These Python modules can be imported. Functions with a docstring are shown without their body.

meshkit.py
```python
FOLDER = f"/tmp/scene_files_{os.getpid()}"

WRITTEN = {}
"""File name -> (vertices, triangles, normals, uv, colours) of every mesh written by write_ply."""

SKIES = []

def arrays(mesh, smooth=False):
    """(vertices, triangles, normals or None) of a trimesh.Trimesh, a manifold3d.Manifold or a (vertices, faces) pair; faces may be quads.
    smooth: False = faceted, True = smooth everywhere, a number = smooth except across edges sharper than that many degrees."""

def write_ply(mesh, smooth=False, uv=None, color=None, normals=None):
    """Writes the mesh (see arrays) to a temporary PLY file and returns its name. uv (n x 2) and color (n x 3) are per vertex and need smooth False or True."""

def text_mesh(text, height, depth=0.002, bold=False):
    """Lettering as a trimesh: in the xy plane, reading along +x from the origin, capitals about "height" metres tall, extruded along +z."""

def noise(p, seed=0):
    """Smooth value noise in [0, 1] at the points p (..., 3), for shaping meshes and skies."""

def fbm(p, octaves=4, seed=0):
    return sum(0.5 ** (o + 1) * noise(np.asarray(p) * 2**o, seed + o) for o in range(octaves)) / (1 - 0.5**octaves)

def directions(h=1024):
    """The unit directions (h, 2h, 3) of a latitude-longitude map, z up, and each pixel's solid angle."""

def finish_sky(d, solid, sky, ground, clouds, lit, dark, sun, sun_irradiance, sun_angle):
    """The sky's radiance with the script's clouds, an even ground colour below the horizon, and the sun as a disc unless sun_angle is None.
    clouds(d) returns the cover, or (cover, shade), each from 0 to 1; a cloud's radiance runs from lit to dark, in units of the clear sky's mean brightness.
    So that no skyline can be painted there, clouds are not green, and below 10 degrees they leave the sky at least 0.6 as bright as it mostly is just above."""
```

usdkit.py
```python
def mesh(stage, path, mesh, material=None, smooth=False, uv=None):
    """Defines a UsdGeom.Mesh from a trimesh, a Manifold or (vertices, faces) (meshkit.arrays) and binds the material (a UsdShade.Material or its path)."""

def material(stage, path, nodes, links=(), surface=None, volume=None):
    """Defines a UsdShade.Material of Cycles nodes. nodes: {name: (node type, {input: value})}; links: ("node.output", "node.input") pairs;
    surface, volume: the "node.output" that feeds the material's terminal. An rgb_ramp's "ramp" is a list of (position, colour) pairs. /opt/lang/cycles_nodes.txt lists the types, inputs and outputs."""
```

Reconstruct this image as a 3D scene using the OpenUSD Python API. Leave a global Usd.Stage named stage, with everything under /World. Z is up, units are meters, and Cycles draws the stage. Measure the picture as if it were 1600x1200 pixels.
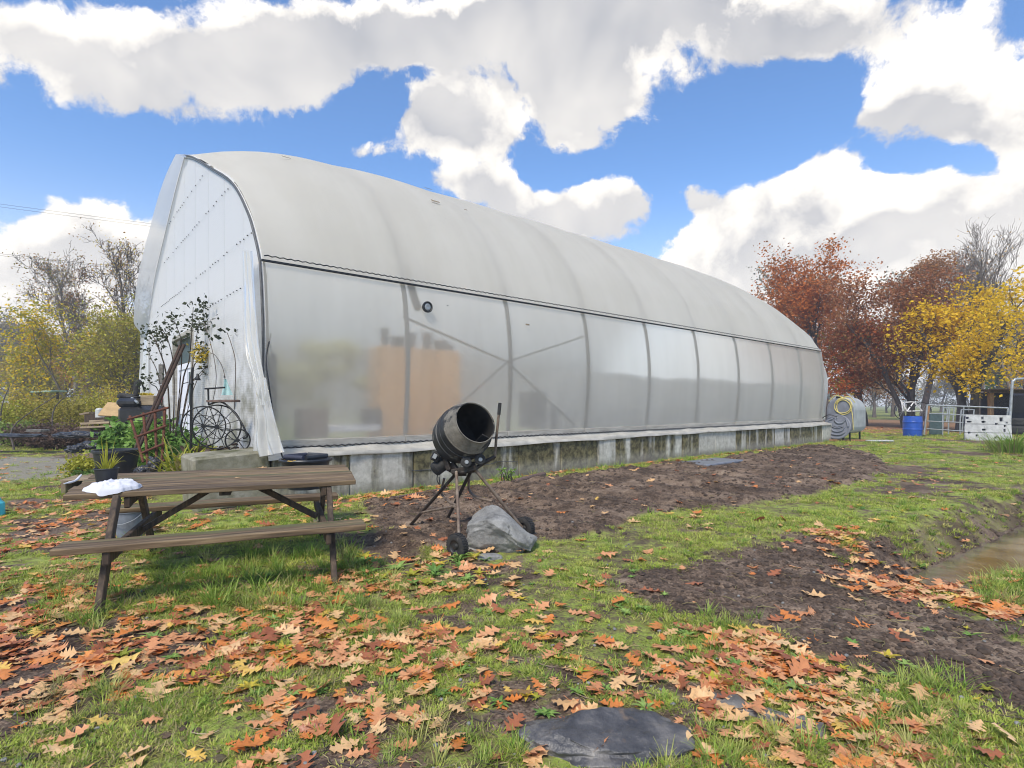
import math, random
import numpy as np
import trimesh, shapely, shapely.geometry as sg
import usdkit, meshkit
from pxr import Usd, UsdGeom, UsdLux, UsdShade, Sdf, Gf, Vt

stage = Usd.Stage.CreateInMemory()
UsdGeom.SetStageUpAxis(stage, 'Z'); UsdGeom.SetStageMetersPerUnit(stage, 1.0)
UsdGeom.Xform.Define(stage, '/World'); UsdGeom.Scope.Define(stage, '/World/Looks')

# ------------------------------------------------------------------ camera, sky, sun, exposure
FPX, CXP, HZ, H = 856.0, 800.0, 633.0, 1.4          # focal length in photo pixels, centre, horizon row, eye height
cam = UsdGeom.Camera.Define(stage, '/World/camera')
cam.CreateHorizontalApertureAttr(36.0); cam.CreateVerticalApertureAttr(27.0)
cam.CreateFocalLengthAttr(36.0 * FPX / 1600.0)
cam.CreateVerticalApertureOffsetAttr(36.0 * (HZ - 600.0) / 1600.0)
cam.CreateClippingRangeAttr((0.05, 5000.0))
cam.CreateExposureAttr(1.42)
cam.AddTranslateOp().Set((0, 0, H)); cam.AddRotateXYZOp().Set((90, 0, 0))

SUN_AZ, SUN_EL = math.radians(-160), math.radians(52)      # azimuth clockwise from +y
HAZE = .0013
SKY_STRENGTH, SUN_INT, SUN_ANGLE = 0.05, 0.4, 14.0
sun_dir = np.array([math.sin(SUN_AZ) * math.cos(SUN_EL), math.cos(SUN_AZ) * math.cos(SUN_EL), math.sin(SUN_EL)])

class Graph:
    """Cycles nodes; an input given as 'node.output' is a link."""
    def __init__(self): self.nodes, self.links, self.k = {}, [], 0
    def __call__(self, kind, **inputs):
        self.k += 1; name = 'n%d' % self.k; plain = {}
        for key, v in inputs.items():
            if isinstance(v, str) and '.' in v: self.links.append((v, name + '.' + key))
            else: plain[key] = v
        self.nodes[name] = (kind, plain); return name
    def math(self, op, a, b=0.0, c=0.0, clamp=False):
        return self('math', math_type=op, value1=a, value2=b, value3=c, use_clamp=clamp) + '.value'
    def vmath(self, op, a, b=(0, 0, 0), out='vector'):
        return self('vector_math', math_type=op, vector1=a, vector2=b) + '.' + out
    def mr(self, v, a, b, c=0.0, d=1.0, kind='smoothstep'):
        return self('map_range', range_type=kind, value=v, from_min=a, from_max=b, to_min=c, to_max=d, clamp=True) + '.result'
    def mix(self, f, a, b, kind='mix'):
        return self('mix', mix_type=kind, fac=f, color1=a, color2=b) + '.color'
    def noise(self, vec, scale, detail=3, rough=0.5, dist=0.0, out='fac'):
        return self('noise_texture', vector=vec, scale=scale, detail=detail, roughness=rough, distortion=dist) + '.' + out
    def finish(self, name, surface=None, volume=None):
        return usdkit.material(stage, '/World/Looks/' + name, self.nodes, self.links, surface=surface, volume=volume)

def px_dir(px, py):
    d = np.array([(px - CXP) / FPX, 1.0, (HZ - py) / FPX]); return d / np.linalg.norm(d)

def make_sky():
    g = Graph()
    d = g('texture_coordinate') + '.generated'
    sky = g('sky_texture', sky_type='single_scattering', sun_disc=False, sun_elevation=SUN_EL, sun_rotation=SUN_AZ, altitude=200.0, air_density=1.0, aerosol_density=0.6, ozone_density=1.6) + '.color'
    # the broad masses of cloud (+) and the blue openings (-): direction, radius across, radius up, weight
    lobes = [(-60, 95, 120, 50, .7), (60, 60, 110, 28, .6), (180, 125, 110, 60, .75), (330, 130, 150, 62, .9), (470, 125, 100, 58, .8), (620, 75, 140, 42, .75), (900, 40, 420, 55, .9), (1220, 75, 140, 42, .75),
             (670, 200, 80, 62, 1.0), (760, 225, 75, 55, .8), (585, 258, 62, 26, .6), (880, 150, 75, 60, .9), (955, 140, 55, 52, .75), (930, 235, 40, 36, .35),
             (745, 300, 70, 36, .8), (800, 320, 60, 40, .6), (930, 330, 80, 48, 1.0), (985, 350, 45, 40, .6), (860, 360, 90, 40, .6),
             (1085, 228, 26, 26, .62), (1083, 305, 42, 24, .55), (1105, 325, 30, 20, .4),
             (1265, 300, 72, 58, 1.2), (1190, 350, 90, 62, 1.0), (1330, 340, 90, 70, 1.1), (1120, 405, 110, 50, .9), (1400, 350, 80, 60, .8), (1460, 330, 48, 44, .7), (1300, 420, 200, 70, 1.0),
             (1395, 150, 75, 75, 1.0), (1480, 150, 90, 90, .9), (1560, 190, 90, 75, .9), (1350, 185, 40, 30, .5), (1590, 320, 75, 80, .9), (1520, 380, 80, 60, .7),
             (110, 375, 90, 66, 1.1), (30, 400, 90, 60, 1.0), (200, 400, 80, 72, 1.0), (260, 420, 80, 60, .7),
             (1350, 540, 500, 100, .9), (-200, 460, 260, 120, .8), (100, 520, 400, 80, .9), (1800, 400, 230, 160, .6),
             (35, 120, 40, 26, -.5), (280, 258, 260, 42, -.9), (20, 240, 120, 70, -.9), (470, 290, 110, 50, -.8), (588, 190, 72, 46, -1.1), (520, 225, 50, 30, -.5), (660, 140, 40, 22, -.4), (720, 280, 60, 20, -.4), (1170, 200, 140, 75, -.7), (1020, 270, 80, 50, -.7), (1040, 350, 60, 50, -.5),
             (1410, 268, 110, 26, -.75), (1500, 285, 50, 26, -.5), (860, 285, 85, 36, -.85), (835, 215, 26, 30, -.35), (1250, 165, 70, 40, -.6)]
    wob = g.vmath('subtract', g.noise(d, 3.0, 3, .5, out='color'), (.5, .5, .5))
    dw = g.vmath('add', d, g('vector_math', math_type='scale', vector1=wob, scale=.14) + '.vector')
    tot, top = -.21, 0.0                                # the masses' weight here, and how far up in its mass this direction lies
    for (px, py, rx, ry, w) in lobes:
        py -= 20
        c = px_dir(px, py); k = 1.0 / (1 + ((px - CXP) / FPX) ** 2) ** .5
        ax = np.array([c[1], -c[0], 0]); ax /= np.linalg.norm(ax); up = np.cross(ax, c)
        ra, ru = rx / FPX * k * k, ry / FPX * k
        dd = g.vmath('subtract', dw, tuple(c))
        a = g.vmath('dot_product', dd, tuple(ax / ra), out='value'); b = g.vmath('dot_product', dd, tuple(up / ru), out='value')
        e = g.math('multiply_add', a, a, g.math('multiply', b, b))
        lob = g.math('multiply', g.math('exponent', g.math('multiply', e, -1.5)), w * 1.2)
        tot = g.math('add', lob, tot)
        if w > 0: top = g.math('multiply_add', lob, b, top)
    off = (-.03, -.01, .045)
    d2 = g.vmath('add', d, off)
    n1, n1b = g.noise(d, 5.0, 6, .58, .25), g.noise(d2, 5.0, 3, .55, .25)
    v1 = g('voronoi_texture', feature='f1', vector=dw, scale=13.0) + '.distance'
    wisp = g.noise(dw, 34.0, 5, .7)
    v2 = g('voronoi_texture', feature='f1', vector=g.vmath('add', dw, g('vector_math', math_type='scale', vector1=wob, scale=.1) + '.vector'), scale=31.0) + '.distance'
    n3 = g.noise(dw, 13.0, 7, .62)
    t = g.math('multiply_add', g.math('subtract', n1, .5), 1.25, tot)
    t = g.math('multiply_add', g.math('subtract', n3, .5), 1.9, t)
    t = g.math('multiply_add', g.math('subtract', .45, v1), .42, t)
    D = g.math('multiply_add', g.math('subtract', .45, v2), .20, t)
    D = g.math('multiply_add', g.math('subtract', wisp, .5), .75, D)
    cover = g.mr(D, -.04, .36)
    el = g('separate_xyz', vector=d) + '.z'
    # thick parts are grey below and bright towards the light
    lit = g.math('multiply_add', g.math('subtract', n1, n1b), 2.4, .5)
    lit = g.math('multiply_add', g.math('subtract', n3, .5), 1.5, g.math('multiply_add', g.math('subtract', .45, v1), .4, lit))
    lit = g.math('multiply_add', top, .75, lit)
    thick = g.math('multiply', g.mr(D, .25, 1.2), g.mr(el, .43, .58, .15, 1.05))
    lit = g.math('multiply_add', thick, -1.15, lit)
    lit = g.math('maximum', g.math('minimum', lit, 1.0), g.mr(n1b, .3, .72, .04, .40, 'linear'))
    cloud = g.mix(g.mr(lit, 0.0, .85, kind='linear'), CLOUD_DARK, CLOUD_LIT)
    # thinning white air near the horizon
    sky = g.mix(1.0, sky, SKY_TINT, 'multiply')
    low = g.mr(el, .0, .46, 1.0, 0.0)
    col = g.mix(cover, sky, cloud)
    col = g.mix(g.math('multiply', g.math('multiply', low, low), .85), col, HORIZON)
    up = g.mr(el, -.02, .0)
    col = g.mix(up, (2.2, 2.2, 2.0), col)
    bg = g('background_shader', color=col, strength=SKY_STRENGTH)
    return g.finish('sky_look', surface=bg + '.background')

CLOUD_LIT, CLOUD_DARK, HORIZON, SKY_TINT = (10.8, 10.15, 9.2), (3.2, 3.4, 3.9), (9.2, 8.8, 8.3), (1.12, 1.42, 1.72)
dome = UsdLux.DomeLight.Define(stage, '/World/sky')
dome.CreateIntensityAttr(1.0)
UsdShade.MaterialBindingAPI.Apply(dome.GetPrim()).Bind(make_sky())
dome.GetPrim().SetCustomDataByKey('kind', 'structure')
sun = UsdLux.DistantLight.Define(stage, '/World/sun')
sun.CreateIntensityAttr(SUN_INT); sun.CreateAngleAttr(SUN_ANGLE); sun.CreateNormalizeAttr(True); sun.CreateColorAttr((1.0, .92, .80))
sun.AddRotateXYZOp().Set((90 - math.degrees(SUN_EL), 0, -math.degrees(SUN_AZ) + 180))

# ------------------------------------------------------------------ helpers
def lin(r, g, b):
    f = lambda c: (c / 255) / 12.92 if c / 255 <= .04045 else ((c / 255 + .055) / 1.055) ** 2.4
    return (f(r), f(g), f(b))

_names = {}
def numbered(path):
    n = _names.get(path, 0); _names[path] = n + 1
    return path if n == 0 else '%s_%03d' % (path, n)

class Thing:
    def __init__(self, prim, loc): self.prim, self.loc, self.path = prim, np.array(loc, float), str(prim.GetPath())

def tag(prim, label=None, cat=None, group=None, kind=None):
    prim = prim.prim if isinstance(prim, Thing) else prim
    for k, v in (('label', label), ('category', cat), ('group', group), ('kind', kind)):
        if v: prim.SetCustomDataByKey(k, v)
    return prim

def thing(name, label, cat, loc=(0, 0, 0), group=None):
    p = numbered('/World/' + name); x = UsdGeom.Xform.Define(stage, p); x.AddTranslateOp().Set(tuple(map(float, loc)))
    tag(x.GetPrim(), label, cat, group)
    return Thing(x.GetPrim(), loc)

class MB:
    """Collects shapes (world coordinates) that become one mesh."""
    def __init__(self): self.v, self.f, self.n = [], [], 0
    def add(self, v, f):
        v = np.asarray(v, float); f = np.asarray(f, int)
        if f.shape[1] == 4: f = np.vstack([f[:, [0, 1, 2]], f[:, [0, 2, 3]]])
        self.v.append(v); self.f.append(f + self.n); self.n += len(v); return self
    def mesh(self, m): return self.add(m.vertices, m.faces)
    def box(self, c, size, rot=None, bev=0.0):
        s = np.array(size, float) / 2
        if bev > 0:
            pts = []
            for sx in (-1, 1):
                for sy in (-1, 1):
                    for sz in (-1, 1):
                        q = np.array([sx, sy, sz]) * s
                        for k in range(3):
                            w = q.copy(); b = np.array([sx, sy, sz]) * bev; b[k] = 0; pts.append(w - b)
            m = trimesh.convex.convex_hull(np.array(pts)); v, f = np.array(m.vertices), np.array(m.faces)
        else:
            m = trimesh.creation.box(s * 2); v, f = np.array(m.vertices), np.array(m.faces)
        if rot is not None: v = v @ np.asarray(rot).T
        return self.add(v + np.asarray(c, float), f)
    def beam(self, p0, p1, w, h, up=(0, 0, 1), bev=0.003, warp=0.0, seed=0, n=1):
        """A timber from p0 to p1, w across, h along up, with eased edges."""
        p0, p1 = np.asarray(p0, float), np.asarray(p1, float); t = p1 - p0; L = np.linalg.norm(t); t /= L
        a = np.cross(t, np.asarray(up, float)); a /= np.linalg.norm(a); u = np.cross(a, t)
        cs = [(-w/2+bev, -h/2), (w/2-bev, -h/2), (w/2, -h/2+bev), (w/2, h/2-bev), (w/2-bev, h/2), (-w/2+bev, h/2), (-w/2, h/2-bev), (-w/2, -h/2+bev)]
        n = max(n, 1); rows = []; r = np.random.default_rng(seed)
        st = np.concatenate([[0, bev / L], np.linspace(0, 1, n + 1)[1:-1], [1 - bev / L, 1]])
        for i, k in enumerate(st):
            sc = (1 - 2 * bev / min(w, h)) if i in (0, len(st) - 1) else 1.0
            dx, dz = (r.normal(0, warp, 2) if 0 < i < len(st) - 1 else (0, 0))
            rows.append([p0 + t * k * L + a * (x * sc + dx) + u * (y * sc + dz) for x, y in cs])
        v = np.array(rows).reshape(-1, 3); m = 8; f = []
        for i in range(len(st) - 1):
            for j in range(m): f.append([i*m+j, i*m+(j+1) % m, (i+1)*m+(j+1) % m, (i+1)*m+j])
        self.add(v, f)
        e = len(v) - m
        self.f.append(np.array([[0, j + 1, j] for j in range(1, m - 1)]) + self.n - len(v))
        self.f.append(np.array([[e, e + j, e + j + 1] for j in range(1, m - 1)]) + self.n - len(v))
        return self
    def tube(self, pts, rad, sides=8, cap=True):
        p = np.asarray(pts, float); n = len(p); rad = np.broadcast_to(np.asarray(rad, float), (n,))
        t = np.gradient(p, axis=0); t /= np.linalg.norm(t, axis=1, keepdims=True) + 1e-12
        ref = np.array([0, 0, 1.0]) if abs(t[0, 2]) < .9 else np.array([1.0, 0, 0])
        a = np.cross(t[0], ref); a /= np.linalg.norm(a); A = []
        for i in range(n):
            a = a - t[i] * (a @ t[i]); a /= np.linalg.norm(a) + 1e-12; A.append(a)
        A = np.array(A); B = np.cross(t, A); ang = np.arange(sides) * 2 * np.pi / sides
        v = (p[:, None] + rad[:, None, None] * (np.cos(ang)[None, :, None] * A[:, None] + np.sin(ang)[None, :, None] * B[:, None])).reshape(-1, 3)
        i, j = np.meshgrid(np.arange(n - 1), np.arange(sides), indexing='ij')
        q = np.stack([i*sides+j, i*sides+(j+1) % sides, (i+1)*sides+(j+1) % sides, (i+1)*sides+j], -1).reshape(-1, 4)
        base = self.n; self.add(v, q)
        if cap:
            self.f.append(np.array([[0, k + 1, k] for k in range(1, sides - 1)]) + base)
            e = (n - 1) * sides; self.f.append(np.array([[e, e + k, e + k + 1] for k in range(1, sides - 1)]) + base)
        return self
    def ring(self, c, axis, R, r, n=40, sides=6):
        axis = np.asarray(axis, float); axis /= np.linalg.norm(axis); a = np.cross(axis, (0, 0, 1) if abs(axis[2]) < .9 else (1, 0, 0)); a /= np.linalg.norm(a); b = np.cross(axis, a)
        an = np.linspace(0, 2*np.pi, n + 1)
        return self.tube(np.asarray(c) + R * (np.cos(an)[:, None] * a + np.sin(an)[:, None] * b), r, sides, cap=False)
    def lathe(self, c, axis, prof, n=40, closed=False):
        """prof: (distance along axis, radius) pairs."""
        axis = np.asarray(axis, float); axis = axis / np.linalg.norm(axis); a = np.cross(axis, (0, 0, 1) if abs(axis[2]) < .9 else (1, 0, 0)); a /= np.linalg.norm(a); b = np.cross(axis, a)
        an = np.arange(n) * 2 * np.pi / n; ringv = np.cos(an)[:, None] * a + np.sin(an)[:, None] * b
        v = np.concatenate([np.asarray(c, float) + axis * t + ringv * r for t, r in prof]); m = len(prof)
        i, j = np.meshgrid(np.arange(m - 1), np.arange(n), indexing='ij')
        return self.add(v, np.stack([i*n+j, i*n+(j+1) % n, (i+1)*n+(j+1) % n, (i+1)*n+j], -1).reshape(-1, 4))
    def grid(self, P, two=False):
        """P: (a, b, 3) points."""
        P = np.asarray(P, float); a, b = P.shape[:2]
        i, j = np.meshgrid(np.arange(a - 1), np.arange(b - 1), indexing='ij')
        return self.add(P.reshape(-1, 3), np.stack([i*b+j, (i+1)*b+j, (i+1)*b+j+1, i*b+j+1], -1).reshape(-1, 4))
    def prism(self, poly, thick, T):
        """A 2-D outline (list of points or shapely polygon) extruded by thick; T maps (x, y, z) arrays to the world."""
        poly = poly if hasattr(poly, 'exterior') else sg.Polygon(poly)
        m = trimesh.creation.extrude_polygon(poly, thick, engine='earcut')
        return self.add(T(np.array(m.vertices)), m.faces)
    def out(self):
        return trimesh.Trimesh(np.concatenate(self.v), np.concatenate(self.f), process=False)
    def build(self, name, material, parent=None, smooth=False, label=None):
        loc = np.zeros(3)
        if parent is None: path = numbered('/World/' + name)
        elif isinstance(parent, Thing): path = numbered(parent.path + '/' + name); loc = parent.loc
        else: path = numbered(str(parent[0].GetPath()) + '/' + name); loc = parent[1]
        m = self.out(); m.vertices = m.vertices - loc
        prim = usdkit.mesh(stage, path, m, material, smooth=smooth).GetPrim()
        if label: prim.SetCustomDataByKey('label', label)
        self.prim, self.locv = prim, loc
        return (prim, loc)

def group_part(parent, name):
    """An Xform for a part that has sub-parts only."""
    p = numbered(parent.path + '/' + name); x = UsdGeom.Xform.Define(stage, p); return (x.GetPrim(), parent.loc)

def solo(mb, name, mat, label, cat, group=None, smooth=False, kind=None):
    p, _ = mb.build(name, mat, None, smooth); tag(p, label, cat, group, kind); return p

def copy_of(src, name, loc, rot=(0, 0, 0), scale=(1, 1, 1), label=None, cat=None, group=None):
    p = numbered('/World/' + name); x = UsdGeom.Xform.Define(stage, p)
    x.GetPrim().GetReferences().AddInternalReference(src.path if isinstance(src, Thing) else str(src)); x.GetPrim().SetInstanceable(True)
    x.ClearXformOpOrder(); x.AddTranslateOp().Set(tuple(map(float, loc))) if not x.GetPrim().HasAttribute('xformOp:translate') else None
    ops = []
    t = x.GetPrim().CreateAttribute('xformOp:translate', Sdf.ValueTypeNames.Double3); t.Set(Gf.Vec3d(*map(float, loc))); ops.append('xformOp:translate')
    r = x.GetPrim().CreateAttribute('xformOp:rotateXYZ', Sdf.ValueTypeNames.Float3); r.Set(Gf.Vec3f(*map(float, rot))); ops.append('xformOp:rotateXYZ')
    s = x.GetPrim().CreateAttribute('xformOp:scale', Sdf.ValueTypeNames.Float3); s.Set(Gf.Vec3f(*map(float, scale))); ops.append('xformOp:scale')
    x.GetXformOpOrderAttr().Set(ops)
    tag(x.GetPrim(), label, cat, group); return x.GetPrim()

def at(px, py, Y): return np.array([(px - CXP) / FPX * Y, Y, H - (py - HZ) / FPX * Y])
def gnd(px, py, z=0.0):
    Y = (H - z) * FPX / (py - HZ); return np.array([(px - CXP) / FPX * Y, Y, z])
def curve(pts, n):
    """A smooth line through the points (Catmull-Rom)."""
    p = np.asarray(pts, float); q = np.vstack([2*p[0]-p[1], p, 2*p[-1]-p[-2]]); out = []
    for k in np.linspace(0, len(p) - 1, n):
        i = min(int(k), len(p) - 2); u = k - i; a, b, c, d = q[i:i+4]
        out.append(.5*(2*b + (c-a)*u + (2*a-5*b+4*c-d)*u*u + (3*b-a-3*c+d)*u**3))
    return np.array(out)
Ld, Nd = np.array([.7592, .6508, 0]), np.array([-.6508, .7592, 0])      # along the greenhouse, and away from us across it
def P(s, n, z): return Ld * s + Nd * n + np.array([0, 0, z])
def s_at(px, n): u = (px - CXP) / FPX; return n * (.6508 + u * .7592) / (.7592 - .6508 * u)
def n_at(px, s): u = (px - CXP) / FPX; return s * (.7592 - .6508 * u) / (.6508 + .7592 * u)

# ------------------------------------------------------------------ materials
def surf(name, stops, scale=6.0, rough=.7, detail=4, nrough=.55, bump=0.0, bscale=40.0, bdist=.01, metal=0.0, stretch=(1, 1, 1), rot=0.0, dist=0.0,
         spots=None, spot_scale=3.0, spot_lo=.55, spot_hi=.65, per=0.0, rough2=None, obj=False, spec=.5, coat=0.0):
    """Noise-driven colour and relief. spots: a second colour in patches; per: brightness change from piece to piece."""
    g = Graph()
    pos = (g('texture_coordinate') + '.object') if obj else (g('geometry') + '.position')
    if rot or stretch != (1, 1, 1):
        if rot: pos = g('vector_rotate', rotate_type='z_axis', vector=pos, angle=-rot) + '.vector'
        pos = g('mapping', vector=pos, scale=stretch) + '.vector'
    if per:
        rnd = g('object_info') + '.random'
        pos = g.vmath('add', pos, g('combine_xyz', x=g.math('multiply', rnd, 31.0), y=g.math('multiply', rnd, 17.0), z=g.math('multiply', rnd, 53.0)) + '.vector')
    n = g.noise(pos, scale, detail, nrough, dist)
    col = g('rgb_ramp', ramp=stops, fac=n) + '.color'
    if spots is not None:
        sp = g.mr(g.noise(pos, spot_scale, 5, .6), spot_lo, spot_hi); col = g.mix(sp, col, spots)
    if per:
        v = g.math('multiply_add', rnd, per, 1 - per / 2); col = g('hsv', color=col, value=v) + '.color'
    kw = dict(base_color=col, roughness=rough, metallic=metal, specular_ior_level=spec, coat_weight=coat)
    if rough2 is not None: kw['roughness'] = g.mr(n, .3, .7, rough, rough2, 'linear')
    if bump: kw['normal'] = g('bump', height=g.noise(pos, bscale, 5, .6), strength=bump, distance=bdist) + '.normal'
    return g.finish(name, surface=g('principled_bsdf', **kw) + '.BSDF')

def flat(name, col, rough=.5, metal=0.0, var=.25, scale=9.0, bump=.15, bscale=60.0, **k):
    c = np.array(col); return surf(name, [(.3, tuple(c * (1 - var))), (.7, tuple(np.minimum(c * (1 + var), .95)))], scale=scale, rough=rough, metal=metal, bump=bump, bscale=bscale, **k)

def leafmat(name, c1, c2, trans=.35, rough=.55, per=.35, c3=None):
    """Leaf or blade: varies from piece to piece and lets some light through."""
    g = Graph(); rnd = g('geometry') + '.random_per_island'; ro = g('object_info') + '.random'
    r = g.math('fraction', g.math('add', rnd, ro))
    stops = [(0, c1), (1, c2)] if c3 is None else [(0, c1), (.55, c2), (1, c3)]
    col = g('rgb_ramp', ramp=stops, fac=r) + '.color'
    n = g.noise(g('geometry') + '.position', 30.0, 3, .6)
    col = g('hsv', color=col, value=g.mr(n, .3, .7, 1 - per, 1 + per, 'linear')) + '.color'
    p = g('principled_bsdf', base_color=col, roughness=rough, specular_ior_level=.35) + '.BSDF'
    t = g('translucent_bsdf', color=col) + '.BSDF'
    return g.finish(name, surface=g('mix_closure', fac=trans, closure1=p, closure2=t) + '.closure')

TA = math.atan2(.386, .92)
M = {}
def make_materials():
    M['table_wood'] = surf('weathered_wood', [(.30, lin(60, 47, 34)), (.5, lin(103, 84, 61)), (.68, lin(140, 118, 88))], scale=26, rough=.75, stretch=(.07, 1, 1), rot=TA, bump=.5, bscale=60, bdist=.004,
                             spots=lin(92, 92, 58), spot_scale=3.5, spot_lo=.50, spot_hi=.66, per=.35)
    M['table_dark'] = surf('weathered_wood_dark', [(.30, lin(40, 33, 26)), (.55, lin(74, 60, 47)), (.75, lin(100, 84, 64))], scale=30, rough=.8, stretch=(1, 1, .15), bump=.4, bscale=70, bdist=.004, per=.3)
    g = Graph()      # film of the greenhouse: milky, lets a blurred view of the inside through
    pos = g('geometry') + '.position'
    n = g.noise(g('mapping', vector=pos, scale=(1, 1, .12)) + '.vector', 3.0, 4, .6)
    spk = g.mr(g('voronoi_texture', vector=pos, scale=2.3, feature='f1') + '.distance', .02, .035, 1.0, 0.0)
    col = g.mix(g.mr(n, .3, .7), (.88, .83, .72), (.76, .71, .60))
    col = g.mix(g.math('multiply', spk, .5), col, (.25, .22, .17))
    d = g('diffuse_bsdf', color=col) + '.BSDF'; t = g('translucent_bsdf', color=(.96, .93, .84)) + '.BSDF'
    r = g('refraction_bsdf', color=(.97, .97, .96), roughness=.75, IOR=1.07, normal=tuple(-Nd)) + '.BSDF'
    a = g('mix_closure', fac=.5, closure1=d, closure2=t) + '.closure'
    b = g('mix_closure', fac=.50, closure1=a, closure2=r) + '.closure'
    gl = g('glossy_bsdf', color=(.9, .9, .9), roughness=.45) + '.BSDF'
    fr = g.math('multiply', g('fresnel', IOR=1.3) + '.fac', .12)
    M['film'] = g.finish('greenhouse_film', surface=g('mix_closure', fac=fr, closure1=b, closure2=gl) + '.closure')
    g = Graph()      # the roof film: thicker, two layers
    pos = g('geometry') + '.position'
    spk = g.mr(g('voronoi_texture', vector=pos, scale=1.6, feature='f1') + '.distance', .015, .03, 1.0, 0.0)
    s_ = g.math('multiply', g.vmath('dot_product', pos, tuple(Ld), out='value'), 1.0)
    str_ = g.noise(g('combine_xyz', x=s_, y=g.math('multiply', g('separate_xyz', vector=pos) + '.z', .12), z=0.0) + '.vector', 2.6, 6, .65)
    col = g.mix(g.mr(g.math('multiply_add', str_, .6, g.math('multiply', g.noise(pos, .8, 5, .6), .4)), .38, .62), (.80, .765, .69), (.72, .685, .61))
    col = g.mix(g.math('multiply', spk, .55), col, (.22, .19, .15))
    d = g('diffuse_bsdf', color=col) + '.BSDF'; t = g('translucent_bsdf', color=(.96, .93, .84)) + '.BSDF'
    r = g('refraction_bsdf', color=(.95, .95, .94), roughness=.75, IOR=1.07) + '.BSDF'
    a = g('mix_closure', fac=.58, closure1=d, closure2=t) + '.closure'
    M['roof_film'] = g.finish('roof_film', surface=g('mix_closure', fac=.03, closure1=a, closure2=r) + '.closure')
    g = Graph()      # loose plastic sheet
    d = g('diffuse_bsdf', color=(.66, .65, .61)) + '.BSDF'; t = g('translucent_bsdf', color=(.85, .85, .83)) + '.BSDF'
    a = g('mix_closure', fac=.4, closure1=d, closure2=t) + '.closure'
    b = g('mix_closure', fac=.22, closure1=a, closure2=g('transparent_bsdf', color=(.95, .95, .94)) + '.BSDF') + '.closure'
    gl = g('glossy_bsdf', color=(.9, .9, .9), roughness=.25) + '.BSDF'
    M['loose_film'] = g.finish('loose_film', surface=g('mix_closure', fac=g.math('multiply', g('fresnel', IOR=1.4) + '.fac', .5), closure1=b, closure2=gl) + '.closure')
    M['skirt_film'] = flat('skirt_film', (.38, .36, .31), rough=.55, var=.22, scale=4, bump=.4, bscale=20)
    g = Graph()      # twin wall sheet of the end wall
    pos = g('geometry') + '.position'
    dirt = g.math('multiply', g.mr(g('separate_xyz', vector=pos) + '.z', .3, 3.4, 1.0, 0.0), g.mr(g.vmath('dot_product', pos, tuple(Nd), out='value'), 9.0, 14.5, 1.5, .25))
    n = g.noise(pos, 2.2, 5, .65)
    wav = g('wave_texture', wave_type='bands', bands_direction='z', vector=pos, scale=8.0, distortion=.5) + '.fac'
    col = g.mix(g.math('multiply', dirt, g.mr(n, .35, .7)), (.80, .795, .79), (.36, .35, .29))
    bm = g('bump', height=wav, strength=.12, distance=.01) + '.normal'
    d = g('principled_bsdf', base_color=col, roughness=.4, normal=bm) + '.BSDF'; t = g('translucent_bsdf', color=col) + '.BSDF'
    M['twinwall'] = g.finish('twin_wall_sheet', surface=g('mix_closure', fac=.3, closure1=d, closure2=t) + '.closure')
    g = Graph()      # ribbed grey sheet on the far side
    pos = g('geometry') + '.position'
    s = g.vmath('dot_product', pos, tuple(Ld), out='value')
    wv = g.math('sine', g.math('multiply', s, 22.0))
    col = g.mix(g.mr(wv, -1, 1), (.34, .345, .34), (.58, .58, .57))
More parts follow.
